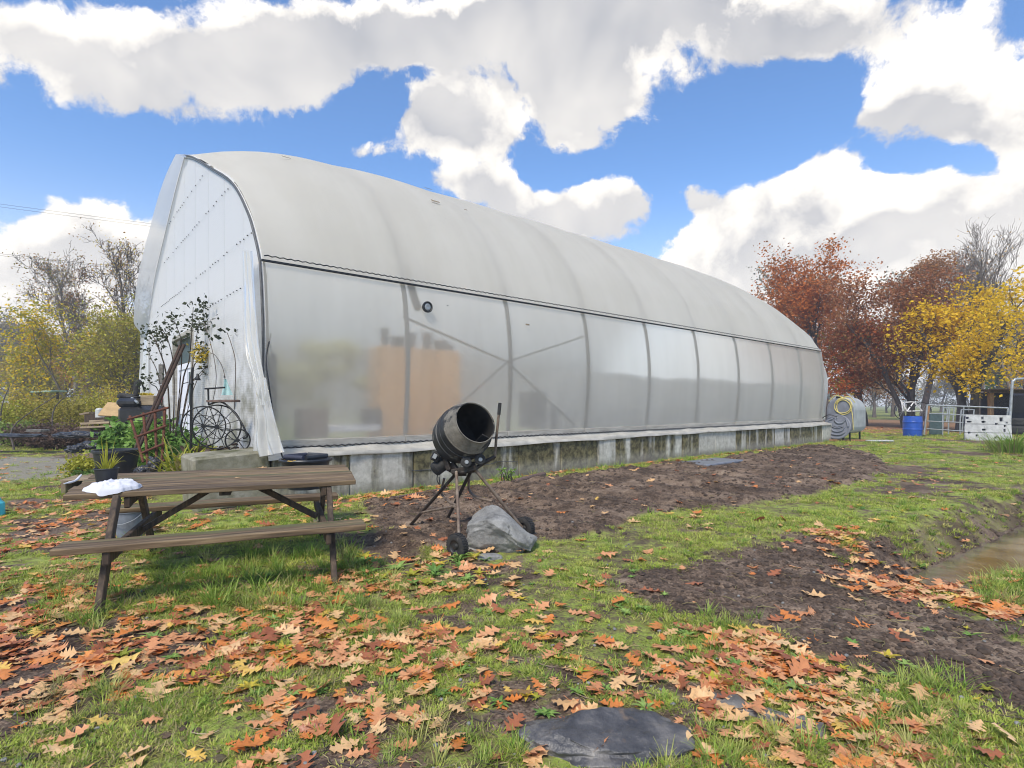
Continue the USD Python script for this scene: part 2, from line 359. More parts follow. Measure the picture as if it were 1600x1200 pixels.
    M['ribbed'] = g.finish('ribbed_sheet', surface=g('principled_bsdf', base_color=col, roughness=.6) + '.BSDF')
    g = Graph()      # concrete blocks with run-down stains
    pos = g('geometry') + '.position'; rnd = g('object_info') + '.random'
    s = g.vmath('dot_product', pos, tuple(Ld), out='value'); z = g('separate_xyz', vector=pos) + '.z'
    st = g('combine_xyz', x=g.math('add', s, g.math('multiply', rnd, 40.0)), y=g.math('multiply', z, .10), z=0.0) + '.vector'
    streak = g.noise(st, 1.7, 6, .62); streak2 = g.noise(st, 4.0, 5, .6)
    grain = g.noise(pos, 9.0, 6, .65)
    base = g('rgb_ramp', ramp=[(.25, (.30, .285, .24)), (.5, (.48, .46, .40)), (.75, (.64, .62, .55))], fac=grain) + '.color'
    moss = g.mix(g.mr(grain, .35, .65), (.035, .03, .014), (.15, .13, .06))
    wet = g.math('multiply', g.mr(g.math('multiply_add', g.math('subtract', rnd, .5), .30, streak), .445, .575), g.mr(z, .0, .35, .55, 1.0))
    col = g.mix(wet, base, moss)
    col = g.mix(g.math('multiply', g.mr(streak2, .56, .70), .5), col, (.54, .53, .49))
    col = g.mix(g.math('multiply', g.mr(z, .02, .22, 1.0, 0.0), .6), col, (.09, .075, .055))
    pit = g('voronoi_texture', vector=pos, scale=28.0, feature='f1') + '.distance'
    hgt = g.math('multiply_add', g.mr(pit, .05, .18), .4, g.noise(pos, 30.0, 5, .65))
    M['concrete'] = g.finish('stained_concrete', surface=g('principled_bsdf', base_color=g('hsv', color=col, value=g.math('multiply_add', rnd, .35, .85)) + '.color', roughness=.85, normal=g('bump', height=hgt, strength=.5, distance=.012) + '.normal') + '.BSDF')
    M['mossy_block'] = surf('mossy_block', [(.28, (.10, .09, .055)), (.5, (.21, .195, .135)), (.72, (.34, .32, .26))], scale=3.5, detail=8, nrough=.65, rough=.9, bump=.5, bscale=24, bdist=.01, spots=(.075, .075, .025), spot_scale=2.6, spot_lo=.48, spot_hi=.66)
    M['galv'] = flat('galvanised_steel', (.36, .37, .37), rough=.5, metal=.6, var=.2)
    M['rib'] = flat('rib_steel', (.10, .10, .10), rough=.6, metal=.2)
    M['black_line'] = flat('black_channel', (.02, .02, .02), rough=.5)
    M['sill'] = surf('sill_wood', [(.3, (.26, .24, .20)), (.7, (.46, .43, .37))], scale=18, stretch=(.15, .15, 1), bump=.3, per=.2)
    M['black_plastic'] = surf('black_plastic', [(.3, (.012, .013, .016)), (.7, (.030, .032, .036))], scale=6, rough=.42, bump=.1, bscale=30, spots=(.10, .095, .085), spot_scale=7, spot_lo=.66, spot_hi=.85)
    M['rubber'] = surf('black_rubber', [(.3, (.012, .012, .012)), (.7, (.035, .033, .03))], scale=14, rough=.8, bump=.3, spots=(.09, .075, .06), spot_scale=12, spot_lo=.58, spot_hi=.75)
    M['drum_black'] = surf('drum_black_paint', [(.3, (.010, .010, .010)), (.7, (.028, .027, .025))], scale=9, rough=.5, bump=.35, bscale=22, bdist=.01, spots=(.17, .15, .12), spot_scale=7, spot_lo=.56, spot_hi=.68, stretch=(1, 1, 1))
    M['drum_cone'] = surf('drum_cement_crust', [(.3, (.065, .058, .046)), (.7, (.20, .18, .145))], scale=9, detail=7, nrough=.7, rough=.75, bump=.6, bscale=35, bdist=.008, spots=(.016, .016, .016), spot_scale=3.2, spot_lo=.53, spot_hi=.57)
    M['drum_inside'] = flat('drum_inside', (.012, .011, .010), rough=.8)
    M['frame_steel'] = surf('mixer_steel', [(.3, (.018, .015, .013)), (.6, (.055, .042, .033)), (.8, (.15, .12, .09))], scale=10, rough=.55, metal=.3, bump=.25)
    M['leg_rust'] = surf('mixer_leg_rust', [(.3, (.10, .065, .045)), (.55, (.20, .15, .11)), (.8, (.30, .26, .21))], scale=16, rough=.7, metal=.2, bump=.3)
    M['rust'] = surf('rust', [(.3, (.055, .018, .010)), (.7, (.15, .050, .024))], scale=18, rough=.85, bump=.4)
    M['rust_dark'] = surf('rust_dark', [(.3, (.022, .014, .010)), (.7, (.075, .040, .026))], scale=18, rough=.8, bump=.3)
    M['wrought'] = flat('black_iron', (.012, .012, .012), rough=.5, metal=.2)
    M['rock'] = surf('grey_boulder', [(.30, (.10, .098, .09)), (.5, (.21, .205, .19)), (.70, (.38, .37, .34))], scale=7, detail=10, nrough=.72, rough=.85, bump=.7, bscale=26, bdist=.012, spots=(.11, .11, .10), spot_scale=14, spot_lo=.58, spot_hi=.68)
    M['slate'] = surf('dark_rock', [(.30, (.022, .022, .024)), (.5, (.075, .072, .072)), (.70, (.21, .19, .165))], scale=7, detail=8, nrough=.65, rough=.38, bump=.9, bscale=18, bdist=.02, spots=(.17, .12, .08), spot_scale=5, spot_lo=.58, spot_hi=.7)
    M['grey_wood'] = surf('grey_driftwood', [(.3, (.06, .055, .048)), (.7, (.20, .185, .165))], scale=20, stretch=(.12, 1, 1), rot=-.45, rough=.85, bump=.6, bscale=50)
    M['board'] = surf('old_board', [(.3, (.16, .115, .07)), (.7, (.36, .28, .18))], scale=14, stretch=(.2, 1, 1), rough=.8, bump=.4, per=.3)
    M['card'] = flat('cardboard', (.40, .27, .13), rough=.85, var=.15)
    M['cloth'] = flat('white_cloth', (.62, .62, .66), rough=.9, var=.05, bump=.25, bscale=120)
    M['white_paint'] = flat('white_door', (.74, .75, .80), rough=.5, var=.05)
    M['tank'] = surf('grey_tank_paint', [(.3, (.30, .315, .31)), (.7, (.42, .435, .42))], scale=3, rough=.5, bump=.1, spots=(.33, .35, .26), spot_scale=1.2, spot_lo=.52, spot_hi=.75)
    M['tank_end'] = flat('tank_end_grey', (.155, .165, .195), rough=.6, var=.18, scale=5)
    M['yellow_rope'] = flat('yellow_rope', (.60, .50, .17), rough=.7)
    M['blue'] = flat('blue_plastic', (.018, .075, .36), rough=.35, var=.15, scale=5)
    M['turquoise'] = flat('turquoise_plastic', (.06, .45, .55), rough=.4, var=.1)
    M['panel'] = surf('pale_panel', [(.3, (.33, .33, .32)), (.7, (.52, .52, .50))], scale=6, rough=.75, bump=.3, spots=(.22, .21, .19), spot_scale=4, spot_lo=.6, spot_hi=.75)
    M['dark_green'] = flat('dark_green_panel', (.055, .085, .085), rough=.6)
    M['timber_orange'] = surf('stained_timber', [(.3, (.20, .10, .045)), (.7, (.38, .21, .10))], scale=14, stretch=(1, 1, .2), rough=.75, bump=.3)
    M['timber_brown'] = surf('brown_timber', [(.3, (.075, .05, .04)), (.7, (.17, .11, .085))], scale=14, rough=.8, bump=.3)
    M['lattice'] = flat('dark_lattice', (.05, .04, .033), rough=.8)
    M['ply'] = surf('plywood', [(.3, (.58, .28, .085)), (.7, (.80, .43, .15))], scale=5, stretch=(1, 1, .2), rough=.7)
    M['dark_goods'] = flat('dark_goods', (.03, .032, .05), rough=.7)
    M['brown_box'] = flat('brown_box', (.17, .10, .075), rough=.8)
    M['yellow_goods'] = flat('yellow_goods', (.50, .47, .16), rough=.8)
    M['inner_soil'] = flat('inner_soil', (.38, .36, .33), rough=.95, var=.2, scale=2)
    M['wire'] = flat('power_wire', (.05, .05, .055), rough=.6)
    M['cord'] = flat('black_cord', (.012, .012, .012), rough=.45)
    M['bark'] = surf('bark', [(.3, (.045, .036, .032)), (.7, (.15, .125, .11))], scale=7, stretch=(1, 1, .3), rough=.9, bump=.5, bscale=16, bdist=.03)
    M['bark_pale'] = surf('bark_pale', [(.3, (.085, .07, .055)), (.7, (.22, .185, .15))], scale=7, stretch=(1, 1, .3), rough=.9, bump=.4, bscale=16, bdist=.02)
    M['twig'] = flat('twig', (.07, .052, .04), rough=.9)
    M['leaf_red'] = leafmat('leaf_red', (.40, .10, .022), (.56, .18, .03), c3=(.60, .30, .05))
    M['leaf_darkred'] = leafmat('leaf_darkred', (.22, .07, .03), (.34, .125, .04), c3=(.42, .21, .055))
    M['leaf_brown'] = leafmat('leaf_brown', (.26, .115, .05), (.38, .18, .065), c3=(.42, .25, .09))
    M['leaf_yellow'] = leafmat('leaf_yellow', (.74, .47, .015), (.88, .62, .02), c3=(.90, .68, .08), trans=.45)
    M['leaf_orange'] = leafmat('leaf_orange', (.58, .27, .05), (.66, .37, .07), c3=(.60, .47, .09))
    M['leaf_olive'] = leafmat('leaf_olive', (.25, .215, .035), (.44, .34, .05), c3=(.58, .42, .06))
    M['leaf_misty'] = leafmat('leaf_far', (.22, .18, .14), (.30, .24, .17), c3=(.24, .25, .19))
    M['leaf_green'] = leafmat('leaf_green', (.07, .14, .03), (.14, .23, .045), c3=(.24, .30, .07))
    M['leaf_mid'] = leafmat('leaf_mid', (.13, .25, .05), (.21, .34, .07), c3=(.30, .42, .11))
    M['leaf_lime'] = leafmat('leaf_lime', (.30, .32, .035), (.48, .42, .05), c3=(.60, .43, .05))
    M['leaf_dead'] = leafmat('leaf_dead', (.08, .055, .04), (.17, .105, .075), c3=(.14, .13, .06))
    M['leaf_shrub'] = leafmat('leaf_shrub', (.035, .045, .025), (.075, .085, .04), trans=.2)
    M['grass'] = leafmat('grass_blades', (.24, .31, .04), (.40, .48, .07), c3=(.55, .50, .15), trans=.4)
    M['grass_tall'] = leafmat('tall_grass_blades', (.15, .25, .035), (.27, .40, .06), c3=(.46, .44, .14), trans=.4)
    M['straw'] = leafmat('straw_blades', (.30, .24, .10), (.40, .33, .15), c3=(.22, .21, .07), trans=.3)
    for k, (a, b) in dict(tan=((.66, .38, .16), (.80, .52, .26)), orange=((.62, .20, .045), (.76, .31, .08)), salmon=((.58, .235, .095), (.72, .35, .16)), brown=((.28, .085, .038), (.42, .145, .06)), yellow=((.68, .42, .08), (.78, .54, .15))).items():
        g = Graph(); ro = g('object_info') + '.random'; isl = g('geometry') + '.random_per_island'
        pos = g('geometry') + '.position'
        col = g.mix(g.math('fraction', g.math('add', ro, isl)), a, b)
        n = g.noise(pos, 45.0, 4, .65)
        col = g.mix(g.math('multiply', g.mr(n, .5, .75), .55), col, tuple(np.array(a) * .38))
        p = g('principled_bsdf', base_color=col, roughness=.42, specular_ior_level=.45, normal=g('bump', height=g.noise(pos, 90.0, 3, .6), strength=.3, distance=.004) + '.normal') + '.BSDF'
        M['oak_' + k] = g.finish('oak_leaf_' + k, surface=g('mix_closure', fac=.18, closure1=p, closure2=g('translucent_bsdf', color=col) + '.BSDF') + '.closure')
make_materials()

# ------------------------------------------------------------------ ground
def poly_world(px): return np.array([gnd(x, y)[:2] for x, y in px])
def signed(poly, X, Y):
    """Distance to the outline, positive inside."""
    d = np.full(X.shape, 1e9); ins = np.zeros(X.shape, bool); n = len(poly)
    for i in range(n):
        (x0, y0), (x1, y1) = poly[i], poly[(i + 1) % n]; ex, ey = x1 - x0, y1 - y0
        t = np.clip(((X - x0) * ex + (Y - y0) * ey) / (ex*ex + ey*ey), 0, 1)
        d = np.minimum(d, np.hypot(X - x0 - t*ex, Y - y0 - t*ey))
        c = (y0 > Y) != (y1 > Y)
        with np.errstate(divide='ignore', invalid='ignore'): ins ^= c & (X < (x1 - x0) * (Y - y0) / (y1 - y0) + x0)
    return np.where(ins, d, -d)
def sstep(x, a, b): t = np.clip((x - a) / (b - a), 0, 1); return t * t * (3 - 2 * t)
def nz(X, Y, sc, seed=0, o=3): return meshkit.fbm(np.stack([X * sc, Y * sc, np.zeros_like(X) + seed * 7.3], -1), o, seed)

BED = poly_world([(560, 782), (700, 768), (830, 752), (935, 738), (1090, 724), (1200, 706), (1296, 696), (1372, 712), (1386, 736), (1330, 758), (1248, 778), (1120, 795), (1010, 806), (965, 838), (850, 852), (760, 872), (690, 874), (610, 856), (575, 830)])
BARE = poly_world([(955, 915), (1040, 888), (1130, 858), (1250, 846), (1330, 862), (1400, 905), (1480, 950), (1560, 985), (1640, 1010), (1760, 1150), (1640, 1135), (1500, 1090), (1390, 1052), (1300, 1030), (1240, 1005), (1130, 975), (1040, 950)])
GRAVEL = poly_world([(-400, 752), (-60, 754), (110, 748), (175, 735), (180, 722), (120, 714), (-100, 712), (-600, 716)])
LITTER = np.array([(4, 30), (12, 27.5), (20, 27), (40, 28), (60, 40), (20, 60), (8, 44)], float)
DITCH = np.array([(2.75, 4.32), (3.5, 4.85), (4.6, 5.55), (5.9, 6.45), (7.4, 7.5), (9.6, 8.9), (14, 11.5), (24, 17)])
def ditch_coords(X, Y):
    """Distance from the ditch's middle line, signed (+ far side), and how far along."""
    best = np.full(X.shape, 1e9); sd = np.zeros(X.shape); al = np.zeros(X.shape); acc = 0.0
    for (a, b) in zip(DITCH[:-1], DITCH[1:]):
        e = b - a; L = np.linalg.norm(e); t = np.clip(((X - a[0])*e[0] + (Y - a[1])*e[1]) / L**2, 0, 1)
        dx, dy = X - a[0] - t*e[0], Y - a[1] - t*e[1]; d = np.hypot(dx, dy); side = np.sign(e[0]*dy - e[1]*dx)
        m = d < best; best = np.where(m, d, best); sd = np.where(m, d*side, sd); al = np.where(m, acc + t*L, al); acc += L
    return sd, al
WATER_Z = -.325
def ground_fields(X, Y):
    X, Y = np.asarray(X, float), np.asarray(Y, float)
    big = nz(X, Y, .35, 1) - .5; mid = nz(X, Y, 1.6, 2) - .5; fine = nz(X, Y, 7.0, 3, 4) - .5
    near = np.exp(-np.maximum(Y - 8, 0) / 12) * np.exp(-np.maximum(np.abs(X) - 12, 0) / 10)
    wob = .22 * mid + .10 * fine
    bed = sstep(signed(BED, X, Y) + wob * 1.6, -.14, .22)
    bare = sstep(signed(BARE, X, Y) + wob * 2.4, -.24, .28)
    sd, al = ditch_coords(X, Y)
    w = .55 + .22 * sstep(al, .4, 2.2) + .14 * mid
    dep = sstep(al, -.02, 1.5) * .42
    r = sd / np.where(sd > 0, w * .95, w * 1.05)
    prof = 1 - sstep(np.abs(r), .18, 1.0)
    z = .10 * big * near + .035 * mid * near + .012 * fine * near
    s = X * Ld[0] + Y * Ld[1]; n = X * Nd[0] + Y * Nd[1]
    # raked furrows across the bed, clods
    clod = nz(X, Y, 16.0, 5, 3) - .5
    z += bed * (.05 + .045 * np.sin(s * 2 * np.pi / .85 + 3 * mid) * sstep(nz(X, Y, .9, 9), .35, .6) + .075 * mid + .05 * fine + .032 * clod)
    z += bare * (.05 * mid + .06 * fine + .034 * clod)
    lip = np.exp(-((r - 1.12) / .22) ** 2) * (sd > 0) * sstep(al, .2, 1.2)
    z += .05 * lip
    z -= dep * prof
    slope = sstep(dep * (1 - np.abs(r)), -.02, .1) * (np.abs(r) < 1.15)
    z += slope * .10 * fine + slope * .05 * clod
    path = sstep(signed(GRAVEL, X, Y) + .6 * big, -.4, .4)
    lit = sstep(signed(LITTER, X, Y) + 3 * big, -1.5, 1.5)
    # bare worn patches in the lawn
    patch = sstep(nz(X, Y, .75, 11) + .35 * fine, .50, .64) * (Y < 30) * .85
    soil = np.maximum.reduce([bed, bare, slope * np.where((al < 1.9) | (np.abs(r) < .45), .95, .50), patch])
    z = np.where(Y > 60, z * 0, z)
    return dict(z=z, soil=soil, bed=bed, bare=bare, ditch=slope, path=path, litter=lit, sd=sd, al=al, n=n, s=s, r=r)
def ground_z(X, Y): return ground_fields(np.atleast_1d(X), np.atleast_1d(Y))['z']

def spaced(lo_far, lo, hi, hi_far, step, grow=1.22):
    mid = list(np.arange(lo, hi + 1e-6, step)); out, d, x = [], step, hi
    while x < hi_far: d *= grow; x += d; out.append(x)
    pre, d, x = [], step, lo
    while x > lo_far: d *= grow; x -= d; pre.append(x)
    return np.array(pre[::-1] + mid + out)
def spaced2(segs):
    """Axis with its own step in each stretch: [(start, step), ..., (end, None)]."""
    out = []
    for (a, st), (b, _) in zip(segs[:-1], segs[1:]): out += list(np.linspace(a, b, max(int(round((b - a) / st)), 1), endpoint=False))
    return np.array(out + [segs[-1][0]])
gx = np.concatenate([-np.geomspace(700, 14.5, 26), spaced2([(-14, .25), (-7, .07), (-4, .033), (6.5, .07), (14, .25), (26, None)]), np.geomspace(27, 700, 26)])
gy = np.concatenate([-np.geomspace(60, 2.2, 12), spaced2([(-2, .4), (1.4, .028), (7.0, .05), (11, .1), (16, .25), (34, None)]), np.geomspace(35.5, 900, 34)])
GX, GY = np.meshgrid(gx, gy, indexing='ij'); F = ground_fields(GX, GY)
verts = np.stack([GX, GY, F['z']], -1).reshape(-1, 3)
ii, jj = np.meshgrid(np.arange(len(gx) - 1), np.arange(len(gy) - 1), indexing='ij'); nyy = len(gy)
quads = np.stack([ii*nyy+jj, (ii+1)*nyy+jj, (ii+1)*nyy+jj+1, ii*nyy+jj+1], -1).reshape(-1, 4)
def make_ground_material():
    g = Graph(); pos = g('geometry') + '.position'
    at_ = lambda n: g('attribute', attribute=n) + '.fac'
    soil, path, lit = at_('soil'), at_('path'), at_('litter')
    n1, n2, n3 = g.noise(pos, 1.3, 6, .68), g.noise(pos, 9.0, 6, .65), g.noise(pos, 55.0, 4, .6)
    turf = g('rgb_ramp', ramp=[(.28, (.10, .074, .048)), (.40, (.15, .125, .06)), (.52, (.22, .235, .06)), (.64, (.27, .34, .06)), (.8, (.36, .35, .11))], fac=g.math('multiply_add', g.math('subtract', n3, .5), .75, g.math('multiply_add', g.math('subtract', n2, .5), .9, n1))) + '.color'
    dirt = g('rgb_ramp', ramp=[(.28, (.030, .019, .012)), (.44, (.088, .058, .038)), (.58, (.18, .125, .085)), (.78, (.31, .23, .16))], fac=g.math('multiply_add', g.math('subtract', n3, .5), .9, g.math('multiply_add', g.math('subtract', n2, .5), .5, n1))) + '.color'
    grav = g('rgb_ramp', ramp=[(.3, (.15, .135, .10)), (.7, (.34, .315, .25))], fac=g.noise(pos, 40.0, 4, .7)) + '.color'
    leaf = g('rgb_ramp', ramp=[(.3, (.13, .07, .04)), (.5, (.27, .15, .085)), (.7, (.20, .17, .06))], fac=g.noise(pos, 7.0, 5, .7)) + '.color'
    edge = g.mr(g.math('multiply_add', g.math('subtract', n3, .5), .9, g.math('multiply_add', g.math('subtract', n2, .5), .7, soil)), .34, .62)
    col = g.mix(edge, turf, dirt)
    col = g.mix(g.mr(g.math('multiply_add', g.math('subtract', n2, .5), 2.4, g.math('multiply_add', g.math('subtract', n1, .5), 1.6, path)), .42, .80), col, grav)
    col = g.mix(g.mr(g.math('multiply_add', g.math('subtract', n2, .5), 1.2, lit), .35, .65), col, leaf)
    rough = g.mix(edge, (.9, .9, .9), (.72, .72, .72))
    hgt = g.math('multiply_add', g.noise(pos, 28.0, 6, .7), 1.0, g.math('multiply', n3, .5))
    nor = g('bump', height=hgt, strength=.8, distance=.03) + '.normal'
    return g.finish('ground_cover', surface=g('principled_bsdf', base_color=col, roughness=g('rgb_to_bw', color=rough) + '.val', normal=nor, specular_ior_level=.25) + '.BSDF')
gm = make_ground_material()
cell = lambda a: a.reshape(len(gx), nyy)[:-1, :-1].reshape(-1)
kind = np.zeros(len(quads), int)
kind[cell(F['path']) > .5] = 1; kind[cell(F['bed']) > .5] = 2; kind[cell(F['bare']) > .5] = 3; kind[cell(F['ditch']) > .5] = 4
for k, name in enumerate(['ground', 'gravel_path', 'garden_soil', 'bare_soil', 'ditch']):
    q = quads[kind == k]; used, inv = np.unique(q, return_inverse=True); q = inv.reshape(-1, 4)
    m = UsdGeom.Mesh.Define(stage, '/World/' + name)
    m.CreatePointsAttr(Vt.Vec3fArray.FromNumpy(verts[used].astype(np.float32)))
    m.CreateFaceVertexCountsAttr(Vt.IntArray.FromNumpy(np.full(len(q), 4, np.int32))); m.CreateFaceVertexIndicesAttr(Vt.IntArray.FromNumpy(q.astype(np.int32).ravel()))
    m.CreateSubdivisionSchemeAttr('none')
    du = np.gradient(F['z'], gx, axis=0); dv = np.gradient(F['z'], gy, axis=1)
    N_ = np.stack([-du, -dv, np.ones_like(du)], -1); N_ /= np.linalg.norm(N_, axis=-1, keepdims=True)
    m.CreateNormalsAttr(Vt.Vec3fArray.FromNumpy(N_.reshape(-1, 3)[used].astype(np.float32))); m.SetNormalsInterpolation('vertex')
    for a in ('soil', 'path', 'litter'):
        UsdGeom.PrimvarsAPI(m).CreatePrimvar(a, Sdf.ValueTypeNames.FloatArray, 'vertex').Set(Vt.FloatArray.FromNumpy(F[a].reshape(-1)[used].astype(np.float32)))
    UsdShade.MaterialBindingAPI.Apply(m.GetPrim()).Bind(gm); tag(m.GetPrim(), kind='structure')
# standing water in the ditch
g = Graph(); pos = g('geometry') + '.position'
wc = g.mix(g.mr(g.noise(pos, 2.0, 4, .6), .4, .65), (.085, .065, .045), (.20, .165, .12))
wn = g('bump', height=g.noise(pos, 14.0, 4, .55), strength=.09, distance=.02) + '.normal'
wm = g.finish('muddy_water', surface=g('principled_bsdf', base_color=wc, roughness=.015, ior=1.6, specular_ior_level=.9, normal=wn) + '.BSDF')
c = curve(DITCH[1:], 50); c = c[(c[:, 0] > 3.9)]
t = np.gradient(c, axis=0); t /= np.linalg.norm(t, axis=1, keepdims=True); nn = np.stack([-t[:, 1], t[:, 0]], 1)
mb = MB(); mb.grid(np.stack([np.concatenate([c + nn * w, np.full((len(c), 1), WATER_Z)], 1) for w in (-.8, -.4, 0, .4, .8)], 1)[:, ::-1])
p, _ = mb.build('ditch_water', wm); tag(p, kind='structure')

# ------------------------------------------------------------------ greenhouse
S0, S1, NC = 2.45, 23.2, 14.3
RIBS = [S0 + .03] + [2.47 + 2.34 * k for k in range(1, 9)] + [S1 - .03]
body_side = [(8.42, .80), (8.34, 1.6), (8.32, 2.4), (8.38, 3.0), (8.47, 3.52)]
body_roof = [(8.47, 3.52), (8.62, 3.95), (8.98, 4.65), (9.8, 5.60), (11.0, 6.40), (12.6, 7.03), (14.3, 7.28)]
end_roof = [(8.47, 3.52), (8.66, 3.85), (9.11, 4.42), (10.06, 5.18), (11.59, 5.93), (13.2, 6.68), (14.3, 7.10)]
def mirror(p): p = np.asarray(p); q = p.copy(); q[:, 0] = 2 * NC - q[:, 0]; return q
NR = 40
side_c = curve(body_side, 14); roof_b = np.vstack([curve(body_roof, NR), curve(mirror(body_roof)[::-1], NR)[1:]]); roof_e = np.vstack([curve(end_roof, NR), curve(mirror(end_roof)[::-1], NR)[1:]])
def bulge(s): return np.clip((1 - np.exp(-(s - S0) / .9)) * (1 - np.exp(-(S1 - s) / 1.6)), 0, 1)
def quilt(s):
    r = np.array(RIBS); i = np.clip(np.searchsorted(r, s) - 1, 0, len(r) - 2); t = (s - r[i]) / (r[i+1] - r[i]); return np.sin(np.pi * np.clip(t, 0, 1))
def roof_at(s, prof_b=roof_b, prof_e=roof_e):
    k = bulge(s); return prof_e * (1 - k) + prof_b * k
def to_world(s, nzv): return np.outer(np.broadcast_to(s, (len(nzv),)), Ld) + np.outer(nzv[:, 0], Nd) + np.outer(nzv[:, 1], [0, 0, 1])
gh = thing('greenhouse', 'long white film covered greenhouse with a tall rounded roof on a concrete wall', 'greenhouse', P(S0, NC, 0))
ss = np.linspace(S0, S1, 240)
rows = []
for s in ss:
    pr = roof_at(s).copy(); k = quilt(s) * .035 * bulge(s)
    d = np.gradient(pr, axis=0); d /= np.linalg.norm(d, axis=1, keepdims=True); nrm = np.stack([-d[:, 1], d[:, 0]], 1)
    edge = np.sin(np.linspace(0, np.pi, len(pr)))[:, None] ** .5
    w = (meshkit.fbm(np.stack([np.full(len(pr), s * .9), np.linspace(0, 9, len(pr)), np.zeros(len(pr))], -1), 3, 4) - .5)[:, None] * .025
    rows.append(to_world(s, pr + nrm * (k + w) * edge))
MB().grid(np.array(rows)).build('roof_film', M['roof_film'], gh, smooth=True)
for side in (0, 1):
    rows = []
    for s in ss:
        pr = side_c.copy(); e = np.sin(np.linspace(0, np.pi, len(pr)))
        pr[:, 0] -= quilt(s) * .02 * e
        pr[:, 0] += (meshkit.fbm(np.stack([np.full(len(pr), s * 2.2), pr[:, 1] * .5, np.zeros(len(pr))], -1), 2, 6) - .5) * .010 * e
        if side: pr = mirror(pr)
        rows.append(to_world(s, pr))
    rows = np.array(rows)
    MB().grid(rows if side == 0 else rows[:, ::-1]).build('side_film', M['film'] if side == 0 else M['ribbed'], gh, smooth=True, label='film of the long side facing us' if side == 0 else 'ribbed grey sheet on the far side')
# ribs: bent steel tubes against the film
full = np.vstack([side_c[:-1], roof_b, mirror(side_c)[::-1][1:]])
for k, s in enumerate(RIBS):
    pr = np.vstack([side_c[:-1], roof_at(s), mirror(side_c)[::-1][1:]])
    d = np.gradient(pr, axis=0); d /= np.linalg.norm(d, axis=1, keepdims=True); inn = np.stack([d[:, 1], -d[:, 0]], 1)
    MB().tube(to_world(s, pr + inn * np.where(pr[:, 1:] > 3.5, .10, .072)), .042 if k else .032, 8).build('rib', M['rib'], gh, smooth=True)
ep = np.vstack([side_c[:-1], roof_at(S0)[:NR]]); MB().tube(to_world(S0 - .03, ep + [.03, -.02]), .019, 8).build('end_channel', M['rib'], gh, smooth=True)
# the line of locking channel along the eave, with its edge of film
for side in (0, 1):
    n0 = 8.455 if side == 0 else 2 * NC - 8.455; o = -1 if side == 0 else 1
    MB().beam(P(S0 - .03, n0 + o * .02, 3.515), P(S1 + .02, n0 + o * .02, 3.515), .03, .034, bev=.006, n=1).build('eave_channel', M['black_line'], gh)
zz = np.arange(S0, S1, .055); pts = np.array([P(s, 8.40, 3.575 + .014 * (i % 2)) for i, s in enumerate(zz)])
MB().tube(pts, .009, 4).build('wiggle_wire', M['black_line'], gh)
# purlins inside and the cross braces near the fourth post
for (a, b) in [((RIBS[1], 8.56, 2.95), (RIBS[2], 8.5, 2.28)), ((RIBS[2], 8.5, 2.28), (RIBS[3], 8.56, 2.98)), ((RIBS[2], 8.5, 2.28), (RIBS[1] + .55, 8.5, .95)), ((RIBS[2], 8.5, 2.28), (RIBS[3] - .35, 8.5, .95))]:
    MB().tube([P(*a), P(*b)], .022, 6).build('brace', M['rib'], gh)
MB().tube([P(S0, NC, 7.05), P(S1, NC, 7.05)], .03, 6).build('ridge_purlin', M['rib'], gh)
# round inflation port on the film
u0 = s_at(663, 8.40); zc = 1.4 + (633 - 481) / FPX * (u0 * .6508 + 8.4 * .7592)
mb = MB(); mb.lathe(P(u0, 8.31, zc), -Nd, [(-.03, .0), (-.03, .085), (.012, .10), (.03, .10), (.034, .085), (.015, .072), (.012, .0)], 24); port = mb.build('inflation_port', M['black_line'], gh, smooth=30)
MB().lathe(P(u0, 8.285, zc), -Nd, [(0, .0), (.008, .04), (0, .062)], 16).build('fan_guard', M['galv'], port, smooth=30)
MB().tube(curve([P(u0, 8.62, zc), P(u0 - .05, 8.75, zc + .35), P(u0 - .1, 8.85, zc + .8)], 8), .07, 8).build('air_hose', M['dark_goods'], gh, smooth=True)
rows = [[P(s, 9.0 + .03 * math.sin(s * 22), z) for z in (.1, .8, 1.5, 2.2 + .035 * math.sin(s * 1.3) + .02 * math.sin(s * 5))] for s in np.arange(8.6, S1 - .1, .035)]
MB().grid(np.array(rows)).build('inner_sheet', M['ribbed'], gh, smooth=True, label='ribbed grey sheet standing behind the film along the lower half')
# sill: timber base board, zigzag wire, loose skirt of film over the wall edge
for k in range(9):
    a, b = S0 + k * (S1 - S0) / 9, S0 + (k + 1) * (S1 - S0) / 9
    MB().beam(P(a + .004, 8.385, .80), P(b - .004, 8.385, .80), .045, .15, bev=.004, warp=.002, n=6, seed=k).build('base_board', M['sill'], gh)
pts = np.array([P(s, 8.325, .762 + .016 * (i % 2)) for i, s in enumerate(np.arange(S0, S1, .06))])
MB().tube(pts, .011, 4).build('wiggle_wire', M['black_line'], gh)
sk = np.linspace(S0 - .05, S1, 420); rows = []
for s in sk:
    w = meshkit.fbm(np.array([[s * 1.7, j * .6, 0.0] for j in range(7)]), 3, 8) - .5
    low = .615 + .06 * (meshkit.fbm(np.array([[s * .9, 0, 3.0]]), 2, 9)[0] - .5)
    base = [(8.355, .745), (8.33, .715), (8.28, .69), (8.20, .675), (8.12, .668), (8.07, .655), (8.062, low)]
    rows.append([P(s, n - .012 - .09 * max(w[j], 0) * (j > 0) , z + .10 * w[j] * (0 < j < 6) + .018) for j, (n, z) in enumerate(base)])
MB().grid(np.array(rows)).build('film_skirt', M['skirt_film'], gh, smooth=True)
